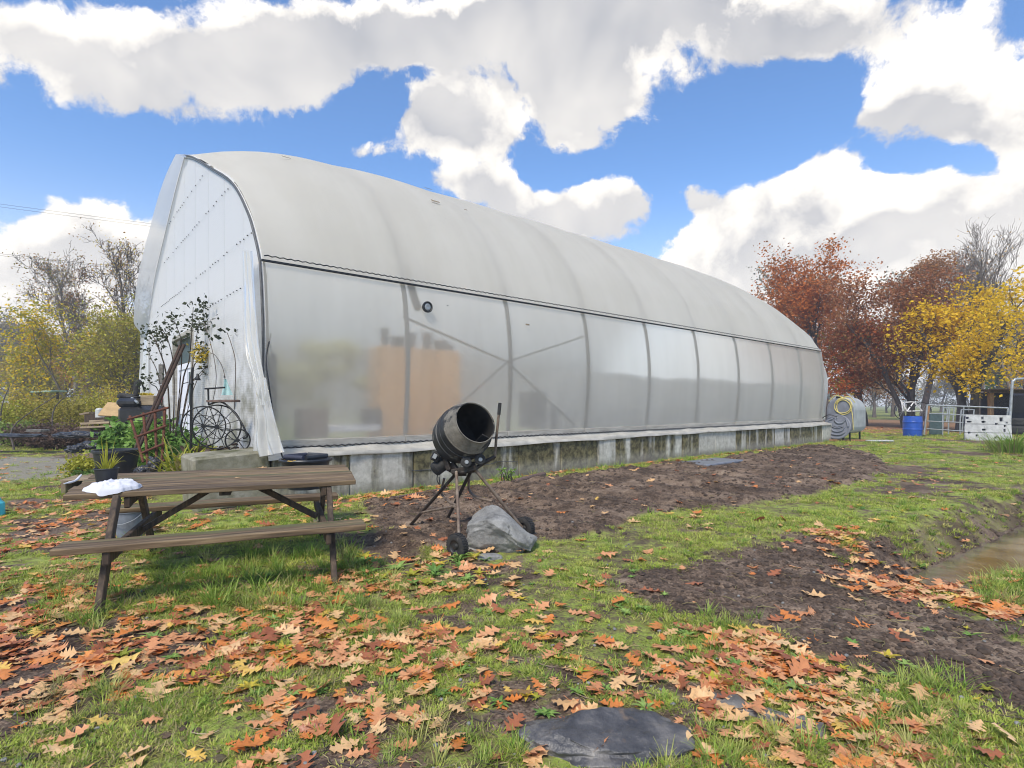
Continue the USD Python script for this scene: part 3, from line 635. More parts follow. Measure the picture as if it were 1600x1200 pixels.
# end wall: sheets of twin wall cut to the arch, with an opening for the door
endp = np.vstack([side_c[:-1], roof_at(S0), mirror(side_c)[::-1][1:]]); outline = np.vstack([[(8.42, .02)], endp, [(2 * NC - 8.42, .02)]])
arch = sg.Polygon(outline).buffer(-.03)
DN0, DN1, DZ = 13.35, 15.55, 3.0
arch = arch.difference(sg.box(DN0, -1, DN1, DZ))
EW = lambda v: np.outer(np.full(len(v), S0 + .0), Ld) + np.outer(v[:, 0], Nd) + np.outer(v[:, 1], [0, 0, 1]) + np.outer(v[:, 2], Ld)
nb = np.arange(8.3, 20.6, 1.2)
for a, b in zip(nb[:-1], nb[1:]):
    q = arch.intersection(sg.box(a + .006, -1, b - .006, 9))
    for piece in getattr(q, 'geoms', [q]):
        if piece.area > .05: MB().prism(piece.simplify(.004), .012, EW).build('end_panel', M['twinwall'], gh)
mb = MB()
for z, n0, n1 in [(3.3, 9.2, 13.4), (4.05, 9.0, 17.5), (5.15, 10.4, 17.0), (6.0, 12.4, 16.2)]:
    for n in np.arange(n0, n1, .21):
        if random.Random(int(n * 100 + z * 10)).random() < .8: mb.mesh(trimesh.creation.icosphere(0, .012).apply_translation(P(S0 - .012, n, z + random.Random(int(n * 991)).uniform(-.012, .012))))
sp, _ = mb.build('screws', M['black_line'], gh); sp.SetCustomDataByKey('kind', 'stuff')
for z in (3.3, 4.05, 5.15, 6.0):
    w = [n for n in np.arange(8.5, 20.1, .05) if arch.contains(sg.Point(n, z))]
    MB().beam(P(S0 + .05, w[0], z), P(S0 + .05, w[-1], z), .05, .09).build('end_rail', M['sill'], gh)
for n in nb[1:-1]:
    w = [z for z in np.arange(.1, 7.1, .05) if arch.contains(sg.Point(n + .02, z))]
    if w: MB().beam(P(S0 + .05, n + .02, min(w)), P(S0 + .05, n + .02, max(w)), .04, .07, up=Ld).build('end_stud', M['sill'], gh)
# door with a dark netted light above it
dr = group_part(gh, 'door')
MB().box(P(S0 + .10, (DN0 + DN1) / 2, 1.22), (1, 1, 1), rot=np.stack([Nd * (DN1 - DN0 - .1), Ld * .04, np.array([0, 0, 2.3])], 1)).build('door_leaf', M['white_paint'], dr)
for n in (DN0 + .12, (DN0 + DN1) / 2, DN1 - .12): MB().beam(P(S0 + .065, n, .1), P(S0 + .065, n, 2.36), .14, .02, up=Ld).build('stile', M['white_paint'], dr)
for z in (.2, 1.25, 2.3): MB().beam(P(S0 + .068, DN0 + .06, z), P(S0 + .068, DN1 - .06, z), .02, .13).build('door_rail', M['white_paint'], dr)
MB().box(P(S0 + .09, 14.0, 1.8), (1, 1, 1), rot=np.stack([Nd * .5, Ld * .03, np.array([0, 0, .7])], 1)).build('door_pane', M['dark_green'], dr)
MB().box(P(S0 + .12, (DN0 + DN1) / 2, 2.69), (1, 1, 1), rot=np.stack([Nd * (DN1 - DN0 - .1), Ld * .02, np.array([0, 0, .58])], 1)).build('door_net', M['dark_green'], gh)
for (a, b) in [((DN0, 0), (DN0, DZ)), ((DN1, 0), (DN1, DZ)), ((DN0 - .04, DZ), (DN1 + .04, DZ))]:
    MB().beam(P(S0 + .01, a[0], a[1]), P(S0 + .01, b[0], b[1]), .09, .10, up=Ld).build('door_frame', M['sill'], gh)
# film flap standing out past the far half of the end, and its lower hanging part
fl = np.vstack([roof_at(S0)[NR - 4:], mirror(side_c)[::-1][1:]]); rows = []
for k, sv in enumerate(np.linspace(0, 1, 7)):
    m_ = len(fl); tt = np.linspace(0, 1, m_)
    w = .34 * np.sin(np.pi * np.clip(tt * 1.05, 0, 1)) ** .6 * (1 - .55 * sstep(tt, .62, .72) + .45 * sstep(tt, .75, .95)) + .05
    wav = .10 * (meshkit.fbm(np.stack([tt * 9, np.full(m_, sv * 1.5), np.zeros(m_)], -1), 3, 12) - .5) * sv * 2
    q = fl.copy(); q[:, 0] += sv * (.10 * tt + wav); q[:, 1] -= sv * .06 * (1 - tt)
    rows.append(np.outer(S0 + .0 - w * sv, Ld) + np.outer(q[:, 0], Nd) + np.outer(q[:, 1], [0, 0, 1]))
MB().grid(np.array(rows)).build('film_flap', M['loose_film'], gh, smooth=True)
def hang(left, right, nu, nv, amp, folds, seed, parent, name='film_drape'):
    """A loose sheet between two edges, gathered in folds."""
    A, B = curve(left, nv), curve(right, nv); u = np.linspace(0, 1, nu)
    Pg = A[None] * (1 - u[:, None, None]) + B[None] * u[:, None, None]
    v = np.linspace(0, 1, nv); ph = meshkit.fbm(np.stack([v * 2.5, np.full(nv, seed * 3.1), np.zeros(nv)], -1), 2, seed)
    off = amp * np.sin(2 * np.pi * (folds * u[:, None] + 1.4 * ph[None])) * (np.sin(np.pi * u)[:, None] ** .4) * (.5 + .9 * v[None])
    off += amp * 1.2 * (meshkit.fbm(np.stack(np.broadcast_arrays(u[:, None] * 6, v[None] * 3, np.zeros((1, 1)) + seed), -1), 3, seed) - .5)
    return MB().grid(Pg - Ld * off[..., None] * .8 - Nd * off[..., None] * .6).build(name, M['loose_film'], parent, smooth=True)
# gathered sheets at the near corner
pq = lambda L: [at(*q) for q in L]
hang(pq([(380, 392, 8.25), (381, 450, 8.25), (381, 505, 8.2), (385, 550, 8.1), (398, 595, 7.9), (408, 632, 7.72)]), pq([(394, 392, 8.0), (398, 450, 7.9), (402, 505, 7.8), (407, 555, 7.72), (414, 600, 7.64), (419, 634, 7.6)]), 44, 60, .045, 2.6, 3, gh)
hang(pq([(402, 590, 7.78), (399, 625, 7.76), (397, 668, 7.72), (396, 716, 7.66)]), pq([(415, 590, 7.62), (422, 625, 7.58), (432, 665, 7.52), (445, 706, 7.46)]), 40, 50, .045, 2.2, 5, gh)
hang([P(2.36, 20.4, 3.3), P(2.3, 20.5, 2.4), P(2.25, 20.6, 1.5), P(2.2, 20.7, .8), P(2.15, 20.8, .1)], [P(2.42, 19.5, 3.6), P(2.4, 19.4, 2.6), P(2.4, 19.4, 1.6), P(2.4, 19.4, .8), P(2.38, 19.4, .1)], 24, 30, .05, 2.2, 7, gh)
# far end: hem of film
hm = np.vstack([side_c[:-1], roof_at(S1)[:NR]]); rows = []
for sv in np.linspace(0, 1, 5):
    tt = np.linspace(0, 1, len(hm)); w = sv * (.10 + .38 * (1 - sstep(tt, .0, .35)))
    rows.append(np.outer(S1 + w, Ld) + np.outer(hm[:, 0] + .02 * sv + .03 * np.sin(tt * 40) * sv, Nd) + np.outer(hm[:, 1], [0, 0, 1]))
MB().grid(np.array(rows)).build('film_hem', M['loose_film'], gh, smooth=True)
# patches and scuffs stuck on the roof film
for (px, py, nn_, l) in [(665, 302, 11.8, .22), (678, 397, 9.9, .2), (725, 394, 9.9, .08), (445, 268, 11.0, .16), (948, 385, 11.5, .3), (697, 477, 8.4, .03), (823, 510, 8.35, .1)]:
    s = s_at(px, nn_); pr = roof_at(s) if nn_ > 8.5 else side_c
    i = np.argmin(np.abs(pr[:NR, 0] - nn_)) if nn_ > 8.5 else np.argmin(np.abs(side_c[:, 1] - (1.4 - (py - HZ) / FPX * (s * .6508 + nn_ * .7592))))
    d = pr[min(i + 1, len(pr) - 1)] - pr[i - 1]; d /= np.linalg.norm(d); up = Nd * d[0] + np.array([0, 0, d[1]]); c = P(s, pr[i][0], pr[i][1]) + np.cross(Ld, up) * (-.0) + (np.array([0, 0, 1]) * d[0] - Nd * d[1]) * .062
    MB().box(c, (1, 1, 1), rot=np.stack([Ld * l, up * l * .3, np.cross(Ld, up) * .006], 1)).build('patch', M['board'] if l > .05 else M['black_line'], gh)
# floor inside
p, _ = MB().grid(np.array([[P(s, n, .06) for n in np.linspace(8.75, 2 * NC - 8.6, 6)] for s in np.linspace(S0 + .2, S1 - .1, 10)])).build('greenhouse_floor', M['inner_soil']); tag(p, kind='structure')

# ------------------------------------------------------------------ concrete block wall
wall = thing('concrete_wall', 'low stained concrete block wall along the greenhouse base', 'wall', P(2.45, 8.3, 0))
rr = random.Random(4)
edges = [2.47, 3.62, 4.74, 5.9, 7.12, 8.3, 9.46, 10.1, 11.05, 12.2, 12.9, 13.7, 14.6, 15.8, 16.5, 17.7, 18.4, 19.6, 20.5, 21.6, 22.4, 23.35]
for a, b in zip(edges[:-1], edges[1:]):
    j = .018 if round(a, 2) in (4.74, 9.46, 12.9) else .006
    dn = rr.uniform(-.02, .02)
    MB().box(P((a + b) / 2 + j / 2, 8.38 + dn, .32), (b - a - j, .58, .68 + rr.uniform(-.012, .012)), rot=np.stack([Ld, Nd, [0, 0, 1]], 1), bev=.018).build('block', M['concrete'], wall)
solo(MB().box(P(1.97, 8.50, .37), (.96, .82, .74), rot=np.stack([Ld, Nd, [0, 0, 1]], 1) @ np.array([[1, 0, -.04], [0, 1, 0], [.06, 0, 1]]), bev=.035), 'concrete_block', M['mossy_block'], 'big mossy concrete block at the near corner, under the wire tricycle', 'concrete block')
# thin wire along the wall face, and the black cord hanging at the corner
solo(MB().tube(curve([P(4.7, 8.07, .30), P(5.5, 8.06, .28), P(6.3, 8.06, .29), P(6.6, 8.06, .33), P(7.0, 8.03, .30)], 30), .006, 5), 'loose_wire', M['wire'], 'thin grey wire strung along the concrete wall behind the mixer', 'wire')
solo(MB().tube(curve([P(2.55, 8.42, 2.45), P(2.40, 8.14, 2.05), P(2.41, 8.05, 1.7), P(2.45, 7.98, 1.25), P(2.50, 7.92, .9), P(2.56, 7.86, .62), P(2.6, 7.5, .52)], 40), .011, 7), 'black_cable', M['cord'], 'black cord hanging down the gathered film at the near corner', 'cord', smooth=True)
# things seen dimly through the film
def inside(px0, px1, py0, py1, n, mat, name, label, cat, depth=.5, top=None):
    a, b = s_at(px0, n), s_at(px1, n); Y = (a + b) / 2 * .6508 + n * .7592
    z1, z0 = 1.4 - (py0 - HZ) / FPX * Y, 1.4 - (py1 - HZ) / FPX * Y
    mb = MB(); rot = np.stack([Ld, Nd, [0, 0, 1]], 1)
    mb.box(P((a + b) / 2, n + depth / 2, (z0 + z1) / 2), (b - a, depth, z1 - z0), rot=rot, bev=.01); return mb, (a, b, z0, z1)
mb, (a, b, z0, z1) = inside(592, 716, 545, 672, 9.05, None, '', '', '')
cab = thing('plywood_cabinet', 'tall tan plywood cabinet seen blurred through the greenhouse film', 'cabinet', P((a + b) / 2, 9.3, 0))
MB().box(P((a + b) / 2, 9.3, (.07 + z1) / 2), (b - a, .5, z1 - .07), rot=np.stack([Ld, Nd, [0, 0, 1]], 1), bev=.01).build('carcass', M['ply'], cab)
for k in range(3):
    w = (b - a) / 3; MB().box(P(a + (k + .5) * w, 9.03, (.12 + z1) / 2), (w - .012, .02, z1 - .17), rot=np.stack([Ld, Nd, [0, 0, 1]], 1), bev=.004).build('door', M['ply'], cab)
for k, (f, w, h) in enumerate([(.1, .16, .34), (.25, .3, .2), (.42, .2, .3), (.62, .22, .32), (.8, .3, .2), (.93, .14, .14)]):
    s = a + f * (b - a); mb = MB(); mb.lathe(P(s, 9.2, z1), (0, 0, 1), [(0, 0), (0, w * .36), (h, w * .5), (h, w * .42), (h - .03, 0)], 14)
    solo(mb, 'stacked_pot', M['dark_goods'], 'dark pots standing on top of the cabinet inside the greenhouse', 'plant pot', 'pots on the cabinet', smooth=30)
yl = MB(); yr = np.random.default_rng(6)
for k in range(26):
    m = trimesh.creation.icosphere(1, yr.uniform(.12, .3)); m.vertices = m.vertices * [1, 1, .7] + P(s_at(485, 10.8) + yr.normal(0, .42), 10.8 + yr.normal(0, .3), 1.9 + yr.normal(0, .42)); yl.mesh(m)
for k in range(5): yl.tube([P(s_at(485, 10.8) + .1 * k - .2, 10.8, .06), P(s_at(485, 10.8) + .2 * k - .4, 10.8, 1.9)], .02, 5)
solo(yl, 'yellow_plant', M['yellow_goods'], 'faint yellowish plant behind the film near the corner', 'plant', smooth=True)
for (x0, x1, y0, y1, n, mat, nm, lab, cat) in [
    (470, 512, 638, 684, 8.95, 'brown_box', 'storage_box', 'brown box seen through the film at the near end', 'box'),
    (420, 432, 552, 660, 9.0, 'dark_goods', 'dark_post', 'dark upright post behind the film by the near corner', 'post'),
    (515, 594, 664, 674, 8.85, 'white_paint', 'white_shelf', 'pale shelf behind the film beside the cabinet', 'shelf'),
    (575, 596, 638, 672, 9.0, 'dark_goods', 'dark_bin', 'small dark bin left of the cabinet inside the greenhouse', 'bin'),
    (824, 852, 612, 668, 9.0, 'dark_goods', 'blue_grey_drum', 'dark bluish drum behind the film right of the mixer handle', 'drum'),
    (848, 868, 636, 670, 9.0, 'dark_goods', 'dark_tub', 'low dark tub beside the bluish drum inside the greenhouse', 'tub')]:
    mb, _ = inside(x0, x1, y0, y1, n, None, '', '', '', .35); solo(mb, nm, M[mat], lab, cat)

# ------------------------------------------------------------------ picnic table
E1, E2 = np.array([.922, .387, 0]), np.array([-.387, .922, 0]); T0 = np.array([-3.32, 4.03, 0])
def TB(a, b, z): return T0 + E1 * a + E2 * b + np.array([0, 0, z])
table = thing('picnic_table', 'weathered mossy wooden picnic table with attached benches', 'picnic table', TB(1.05, .4, 0))
def ztop(b): return .735 + .085 * b
TILT = np.array([0, 0, .085])
for k in range(5):
    b = .075 + k * .156; r = random.Random(k)
    MB().beam(TB(r.uniform(-.012, .012), b, ztop(b) - .02), TB(2.10 + r.uniform(-.012, .012), b, ztop(b) - .02), .144, .042, up=np.cross(E1, E2 + TILT), bev=.005, warp=.0018, n=9, seed=k).build('tabletop_plank', M['table_wood'], table)
MB().beam(TB(.10, -.42, .43), TB(2.12, -.42, .43), .245, .045, bev=.006, warp=.002, n=9, seed=11).build('bench_plank', M['table_wood'], table)
MB().beam(TB(.02, 1.13, .43), TB(2.05, 1.13, .43), .245, .045, bev=.006, warp=.002, n=9, seed=12).build('bench_plank', M['table_wood'], table)
for a in (.36, 1.88):
    sgn = 1 if a < 1 else -1
    MB().beam(TB(a, -.56, -.06), TB(a, (-.06 if a < 1 else .10), .71), .042, .092, up=E1 if False else np.cross(E1, [0, 0, 1]), bev=.005, warp=.0015, n=5, seed=int(a * 10)).build('leg', M['table_dark'], table)
    MB().beam(TB(a, 1.24, -.06), TB(a, .62, .75), .042, .092, up=np.cross(E1, [0, 0, 1]), bev=.005, warp=.0015, n=5, seed=int(a * 10) + 1).build('leg', M['table_dark'], table)
    MB().beam(TB(a + .043 * sgn, -.53, .362), TB(a + .043 * sgn, 1.25, .362), .042, .09, bev=.005, warp=.001, n=5).build('bench_bearer', M['table_dark'], table)
    MB().beam(TB(a + .043 * sgn, .02, ztop(0) - .085), TB(a + .043 * sgn, .76, ztop(.76) - .085), .042, .085, bev=.005).build('tabletop_bearer', M['table_dark'], table)
    MB().beam(TB(a + .08 * sgn, .38, .37), TB(a + .62 * sgn, .39, .70), .045, .085, up=E2, bev=.005, n=3, warp=.001).build('brace', M['table_dark'], table)
    for b, z in ((-.20, .372), (.92, .372)):
        MB().lathe(TB(a - .03 * sgn, b, z), -E1 * sgn, [(0, 0), (.0, .011), (.012, .011), (.014, 0)], 8).build('bolt', M['galv'], table)
MB().beam(TB(1.07, .05, ztop(.05) - .062), TB(1.07, .73, ztop(.73) - .062), .085, .038, up=np.cross(E1, E2 + TILT)).build('middle_cleat', M['table_dark'], table)

# white cloth crumpled on the table
n1 = 46; u, v = np.meshgrid(np.linspace(-1, 1, n1), np.linspace(-1, 1, n1), indexing='ij')
ang = np.arctan2(v, u); rad = np.maximum(np.abs(u), np.abs(v)); edge = 1 + .22 * (meshkit.fbm(np.stack([np.cos(ang) * 1.6, np.sin(ang) * 1.6, np.zeros_like(u)], -1), 3, 5) - .5) * 2
x, y = np.cos(ang) * rad * edge, np.sin(ang) * rad * edge
pf = meshkit.fbm(np.stack([x * 2.6, y * 2.6, np.full_like(x, 2.0)], -1), 5, 21)
ridge = 1 - np.abs(2 * meshkit.fbm(np.stack([x * 2.2, y * 2.2, np.full_like(x, 7.0)], -1), 3, 33) - 1)
zc = (.010 + .055 * (1 - rad ** 2) ** .6 * pf + .034 * ridge ** 2 * (1 - rad ** 4)) * (rad < .999) + .004
cx, cy = .30, .12
Pc = TB(cx, cy, 0) + E1 * (x * .185)[..., None] + E2 * (y * .13)[..., None]
bb = cy + y * .13; drop = np.where(bb < -.004, (bb + .004) * 1.6, 0)
Pc[..., 2] = ztop(np.maximum(bb, 0)) + zc + drop
solo(MB().grid(Pc), 'white_cloth', M['cloth'], 'white cloth crumpled on the left end of the picnic table', 'cloth', smooth=True)

def strap_leaf(mb, base, d, L, w, droop, rng, n=6):
    d = np.asarray(d, float); d /= np.linalg.norm(d); h = np.array([d[0], d[1], 0]); h = h / (np.linalg.norm(h) + 1e-6); side = np.cross(h, [0, 0, 1]); side /= np.linalg.norm(side) + 1e-9
    p = np.asarray(base, float).copy(); A = []
    for i in range(n + 1):
        t = i / n; ww = w * (1 - t ** 2.2) * min(1, .5 + 2 * t); A.append([p - side * ww / 2 + [0, 0, .15 * ww], p, p + side * ww / 2 + [0, 0, .15 * ww]])
        dd = d + h * droop * t * 1.2 - np.array([0, 0, 1]) * droop * t * t * 1.6; p = p + dd / np.linalg.norm(dd) * L / n
    return mb.grid(np.array(A))
def pot(c, r_top, r_bot, h, name, label, cat, mat, lip=.012, soil=True, group=None):
    t = thing(name, label, cat, c, group)
    c = np.asarray(c, float)
    MB().lathe(c, (0, 0, 1), [(0, 0), (0, r_bot - .004), (.004, r_bot), (h - lip * 2, r_top - lip), (h - lip * 2, r_top), (h - .004, r_top), (h, r_top - .004), (h, r_top - lip), (h * .12, r_bot - .012), (h * .12, 0)], 44).build('body', mat, t, smooth=35)
    if soil: MB().lathe(c, (0, 0, 1), [(h * .82, 0), (h * .84, r_top * .5), (h * .80, r_top * .97 - lip)], 26).build('potting_soil', M['rubber'], t, smooth=True)
    return t
rng = np.random.default_rng(7)
pc = TB(.19, .36, ztop(.36) + .002)
pt = pot(pc, .087, .066, .125, 'plant_pot', 'small black plant pot with strappy green leaves on the picnic table', 'plant pot', M['black_plastic'], lip=.004)
mb = MB()
for k in range(26):
    a = rng.uniform(0, 6.28); t = rng.uniform(.1, .75); strap_leaf(mb, pc + [.035 * math.cos(a), .035 * math.sin(a), .10], (math.cos(a) * t, math.sin(a) * t, 1), rng.uniform(.09, .22), .013, rng.uniform(.1, .9), rng)
for k in range(5):
    a = rng.uniform(0, 6.28); strap_leaf(mb, pc + [.02 * math.cos(a), .02 * math.sin(a), .10], (math.cos(a) * .12, math.sin(a) * .12, 1), rng.uniform(.22, .30), .012, .1, rng)
mb.build('leaves', M['leaf_lime'], pt, smooth=True)
# black oval tub by the right end of the table, with a foam ring on its rim
tb_c = at(478, 720, 6.25); tub = thing('black_tub', 'black tub with grey foam tubes, standing on the rear bench of the table', 'tub', (tb_c[0], tb_c[1], .455))
rr_, zt = .285, tb_c[2] + .03; c0 = np.array([tb_c[0], tb_c[1], .455]); hh = zt - .455
MB().lathe(c0, (0, 0, 1), [(0, 0), (0, .19), (hh - .03, .262), (hh - .03, rr_), (hh - .012, rr_ + .006), (hh, rr_), (hh - .004, .26), (.03, .18), (.03, 0)], 48).build('body', M['black_plastic'], tub, smooth=40)
for k in range(4):
    a0 = .3 + k * math.pi / 2; q = lambda a: c0 + np.array([.235 * math.cos(a), .235 * math.sin(a), hh + .022])
    p0, p1 = q(a0), q(a0 + math.pi / 2); MB().tube(np.linspace(p0 + (p1 - p0) * .05, p1 - (p1 - p0) * .05, 8), .026, 12).build('foam_tube', M['dark_goods'] if k in (1, 2) else flat('grey_foam', (.045, .047, .052), rough=.8) if k == 0 else M['black_plastic'], tub, smooth=40)

# clutter behind the table
rng = np.random.default_rng(12)
bk = thing('grey_bucket', 'grey plastic bucket on the ground under the back of the table', 'bucket', gnd(203, 838))
bc = gnd(203, 838); MB().lathe(bc, (0, 0, 1), [(0, 0), (0, .115), (.27, .145), (.27, .155), (.30, .155), (.305, .148), (.30, .14), (.02, .11), (.02, 0)], 32).build('body', flat('grey_plastic', (.16, .18, .21), rough=.5), bk, smooth=35)
MB().tube(curve([bc + [-.155, 0, .27], bc + [-.12, -.12, .2], bc + [0, -.175, .16], bc + [.12, -.12, .2], bc + [.155, 0, .27]], 20), .004, 5).build('handle', M['galv'], bk)
pl = thing('wooden_pallet', 'low wooden platform of old boards behind the picnic table', 'pallet', at(170, 740, 8.9) * [1, 1, 0])
pc0 = np.array([at(172, 740, 9.3)[0], 9.3, 0])
for k in range(5): MB().beam(pc0 + E1 * -.55 + E2 * (k * .19 - .4) + [0, 0, .20], pc0 + E1 * .75 + E2 * (k * .19 - .4) + [0, 0, .20], .15, .028, warp=.002, n=4, seed=k).build('board', M['board'], pl)
for k in (-.5, .1, .7): MB().beam(pc0 + E1 * k + E2 * -.48 + [0, 0, .09], pc0 + E1 * k + E2 * .45 + [0, 0, .09], .06, .18).build('bearer', M['board'], pl)
tc = at(182, 736, 9.2); tc[2] = .216
big = pot(tc, .345, .265, .44, 'large_planter', 'large round black planter tub behind the left end of the table', 'planter', M['black_plastic'], lip=.022)
# rubbish bags beside the planter
def lump(c, size, seed, rough=.5, sub=4, flatb=.2, sc=1.6):
    m = trimesh.creation.icosphere(sub); v = m.vertices.copy()
    n = meshkit.fbm(v * sc + seed * 5.1, 4, seed) - .5; v = v * (1 + rough * 2 * n[:, None])
    v = v * np.asarray(size); v[:, 2] = np.where(v[:, 2] < -flatb * size[2], -flatb * size[2] + (v[:, 2] + flatb * size[2]) * .15, v[:, 2])
    return MB().add(v + np.asarray(c), m.faces)
bagm = surf('black_bag', [(.3, (.012, .012, .014)), (.7, (.04, .04, .045))], scale=8, rough=.3, bump=.8, bscale=14, bdist=.03)
for (px, py, Y, s, lab) in [(226, 738, 8.7, (.13, .12, .11), 'black plastic sack slumped against the large planter'), (241, 730, 8.6, (.10, .10, .17), 'black plastic sack standing under the rusty trellis')]:
    c = at(px, py, Y); solo(lump(c, s, int(px), .45, 4, .9, 2.0), 'plastic_sack', bagm, lab, 'sack', smooth=True)
# rusty trellis leaning among the plants
tr = thing('rusty_trellis', 'rusty fan shaped metal trellis leaning among the plants', 'trellis', at(240, 735, 8.9) * [1, 1, 0])
Yt = 8.9; A = lambda px, py, dy=0: at(px, py, Yt + dy)
for (x0, y0, x1, y1) in [(203, 650, 224, 722), (224, 645, 232, 742), (242, 640, 245, 745), (258, 636, 251, 745)]:
    MB().tube([A(x0, y0, .25), A((x0 + x1) / 2 + .5, (y0 + y1) / 2, .12), A(x1, y1)], .022, 8).build('upright', M['rust'], tr, smooth=True)
for (x0, y0, x1, y1, d) in [(200, 655, 263, 637, .25), (210, 684, 260, 665, .16), (221, 708, 257, 693, .08), (241, 728, 257, 719, .02)]:
    MB().tube([A(x0, y0, d - .03), A(x1, y1, d - .03)], .020, 8).build('crossbar', M['rust'], tr, smooth=True)
# pair of rusty bars leaning towards the door
for k, (x0, y0, x1, y1) in enumerate([(233, 652, 282, 540), (238, 652, 288, 538)]):
    a, b = at(x0, y0, 10.1), at(x1, y1, 10.5); d = (a - b) / np.linalg.norm(a - b); e = a + d * (a[2] - .0) / -d[2]
    solo(MB().tube(np.linspace(e, b, 6) + np.array([[0, 0, 0]] * 6), .030, 8), 'leaning_bar', M['rust_dark'], ['left one of two long rusty bars leaning towards the door', 'right one of two long rusty bars leaning towards the door'][k], 'metal bar', smooth=True)
# black garden pole with bells
po = thing('garden_pole', 'black iron garden pole with two small bells beside the door', 'garden pole', at(298, 655, 9.4) * [1, 1, 0])
pb = at(298, 655, 9.4); MB().tube([pb * [1, 1, 0], at(299, 620, 9.4), at(301, 574, 9.4)], .022, 8).build('pole', M['wrought'], po)
MB().tube(curve([at(300, 592, 9.4), at(305, 592, 9.4), at(309, 590, 9.4)], 6), .012, 6).build('arm', M['wrought'], po)
for (px, py) in ((299, 597), (309, 590)):
    c = at(px, py, 9.36); MB().lathe(c, (0, 0, 1), [(.06, 0), (.055, .018), (.0, .03), (-.04, .05), (-.045, .03), (-.02, 0)], 14).build('bell', M['wrought'], po, smooth=True)
# mask hanging on the end wall
mk = at(352, 603, 9.0); u, v = np.meshgrid(np.linspace(-1, 1, 12), np.linspace(0, 1, 16), indexing='ij')
G3 = mk + np.stack([u * (.035 + .05 * v ** 1.5), .02 * np.sin(u * 5 + v * 3), -.26 * v + .11], -1); G3[..., 0] += .03 * v
mm = thing('hanging_cloth', 'pale turquoise cloth hanging from the handlebar end of the wire tricycle', 'cloth', mk)
MB().grid(G3).build('cloth', flat('pale_cyan', (.38, .56, .55), rough=.85), mm, smooth=True)
MB().tube([mk + [0, 0, .10], mk + [-.02, .0, .17], at(350, 590, 9.0)], .006, 5).build('string', M['wire'], mm)

# wire tricycle standing on the concrete block
YT = 8.25
tri = thing('wire_tricycle', 'black wire tricycle planter standing on the concrete block', 'tricycle planter', at(340, 704, YT))
def wheel(px, py, rpx, Y, hub, spokes, yaw=.35):
    c = at(px, py, Y); R = rpx / FPX * Y; ax = np.array([math.sin(yaw), -math.cos(yaw), 0]); w = group_part(tri, 'wheel')
    MB().ring(c, ax, R, .011, 44, 6).build('rim', M['wrought'], w, smooth=True)
    a = np.cross(ax, [0, 0, 1]); a /= np.linalg.norm(a); mb = MB()
    for k in range(spokes):
        t = k * math.pi * 2 / spokes + .2; mb = MB(); mb.tube([c, c + R * (math.cos(t) * a + math.sin(t) * np.array([0, 0, 1]))], .006, 5).build('spoke', M['wrought'], w)
    if spokes > 8: MB().ring(c, ax, R * .55, .006, 36, 5).build('inner_ring', M['wrought'], w, smooth=True)
    MB().lathe(c - ax * .03, ax, [(0, 0), (0, hub), (.06, hub), (.06, 0)], 12).build('hub', M['wrought'], w)
    return c, R
c1, R1 = wheel(318, 666, 31, YT + .45, .03, 12); c2, R2 = wheel(339, 667, 34, YT, .03, 12); c3, R3 = wheel(371.5, 688, 17.5, YT - .2, .025, 8)
MB().tube([c1, c2], .012, 6).build('axle', M['wrought'], tri)
MB().tube(curve([at(326, 632, YT + .2), at(345, 628, YT), at(362, 640, YT - .1), at(377, 660, YT - .18), at(386, 681, YT - .2), c3 + [.08, 0, .03]], 30), .014, 7).build('backbone', M['wrought'], tri, smooth=True)
MB().tube(curve([at(346, 672, YT), at(360, 673, YT - .1), c3], 10), .010, 6).build('stay', M['wrought'], tri)
MB().tube([at(326, 632, YT + .1), at(325, 607, YT + .1)], .013, 6).build('steering_post', M['wrought'], tri)
MB().tube([at(320, 607.5, YT + .1), at(336, 606.5, YT + .05), at(351, 605.5, YT)], .013, 6).build('handlebar', M['wrought'], tri)
MB().beam(at(327, 627, YT + .1), at(371, 626.5, YT - .1), .12, .035, bev=.006).build('seat', M['timber_brown'], tri)

# dark mower and other things by the far left corner of the greenhouse
mw = thing('garden_tractor', 'black garden tractor parked beside the far corner of the greenhouse', 'garden tractor', at(218, 640, 13.5) * [1, 1, 0])
Ym = 13.5; B = lambda px, py, dy=0: at(px, py, Ym + dy)
def pxbox(x0, y0, x1, y1, Y, dep, bev=.03):
    a, b = at(x0, y1, Y), at(x1, y0, Y); return MB().box(((a + b) / 2 + [0, dep / 2, 0]), (b[0] - a[0], dep, b[2] - a[2]), bev=bev)
body = surf('tractor_black', [(.3, (.008, .008, .010)), (.7, (.025, .025, .028))], scale=5, rough=.3, bump=.1)
pxbox(180, 634, 262, 666, Ym, 1.0, .10).build('body', body, mw); pxbox(178, 622, 214, 636, Ym, .9, .08).build('hood', body, mw)
pxbox(196, 619, 214, 622, Ym + .2, .5, .02).build('seat_cushion', M['rubber'], mw)
MB().tube(curve([B(187, 622, .4), B(190, 618, .4), B(205, 620, .4), B(213, 616, .4), B(214, 600, .4), B(219, 596, .4)], 24), .07, 8).build('seat_backrest', M['rubber'], mw, smooth=True)
MB().tube(curve([B(217, 597, .5), B(222, 600, .5), B(226, 612, .5)], 8), .02, 6).build('grab_rail', M['wrought'], mw)
for (px, d) in ((192, -.1), (250, -.1), (192, .9), (250, .9)):
    c = B(px, 690, d); c[2] = .30; MB().lathe(c - [0, .12, 0], (0, 1, 0), [(0, 0), (0, .2), (.0, .28), (.03, .30), (.21, .30), (.24, .28), (.24, 0)], 26).build('wheel', M['rubber'], mw, smooth=30)
MB().tube([B(206, 622, .2), B(215, 629, -.05)], .03, 6).build('lever', M['galv'], mw)
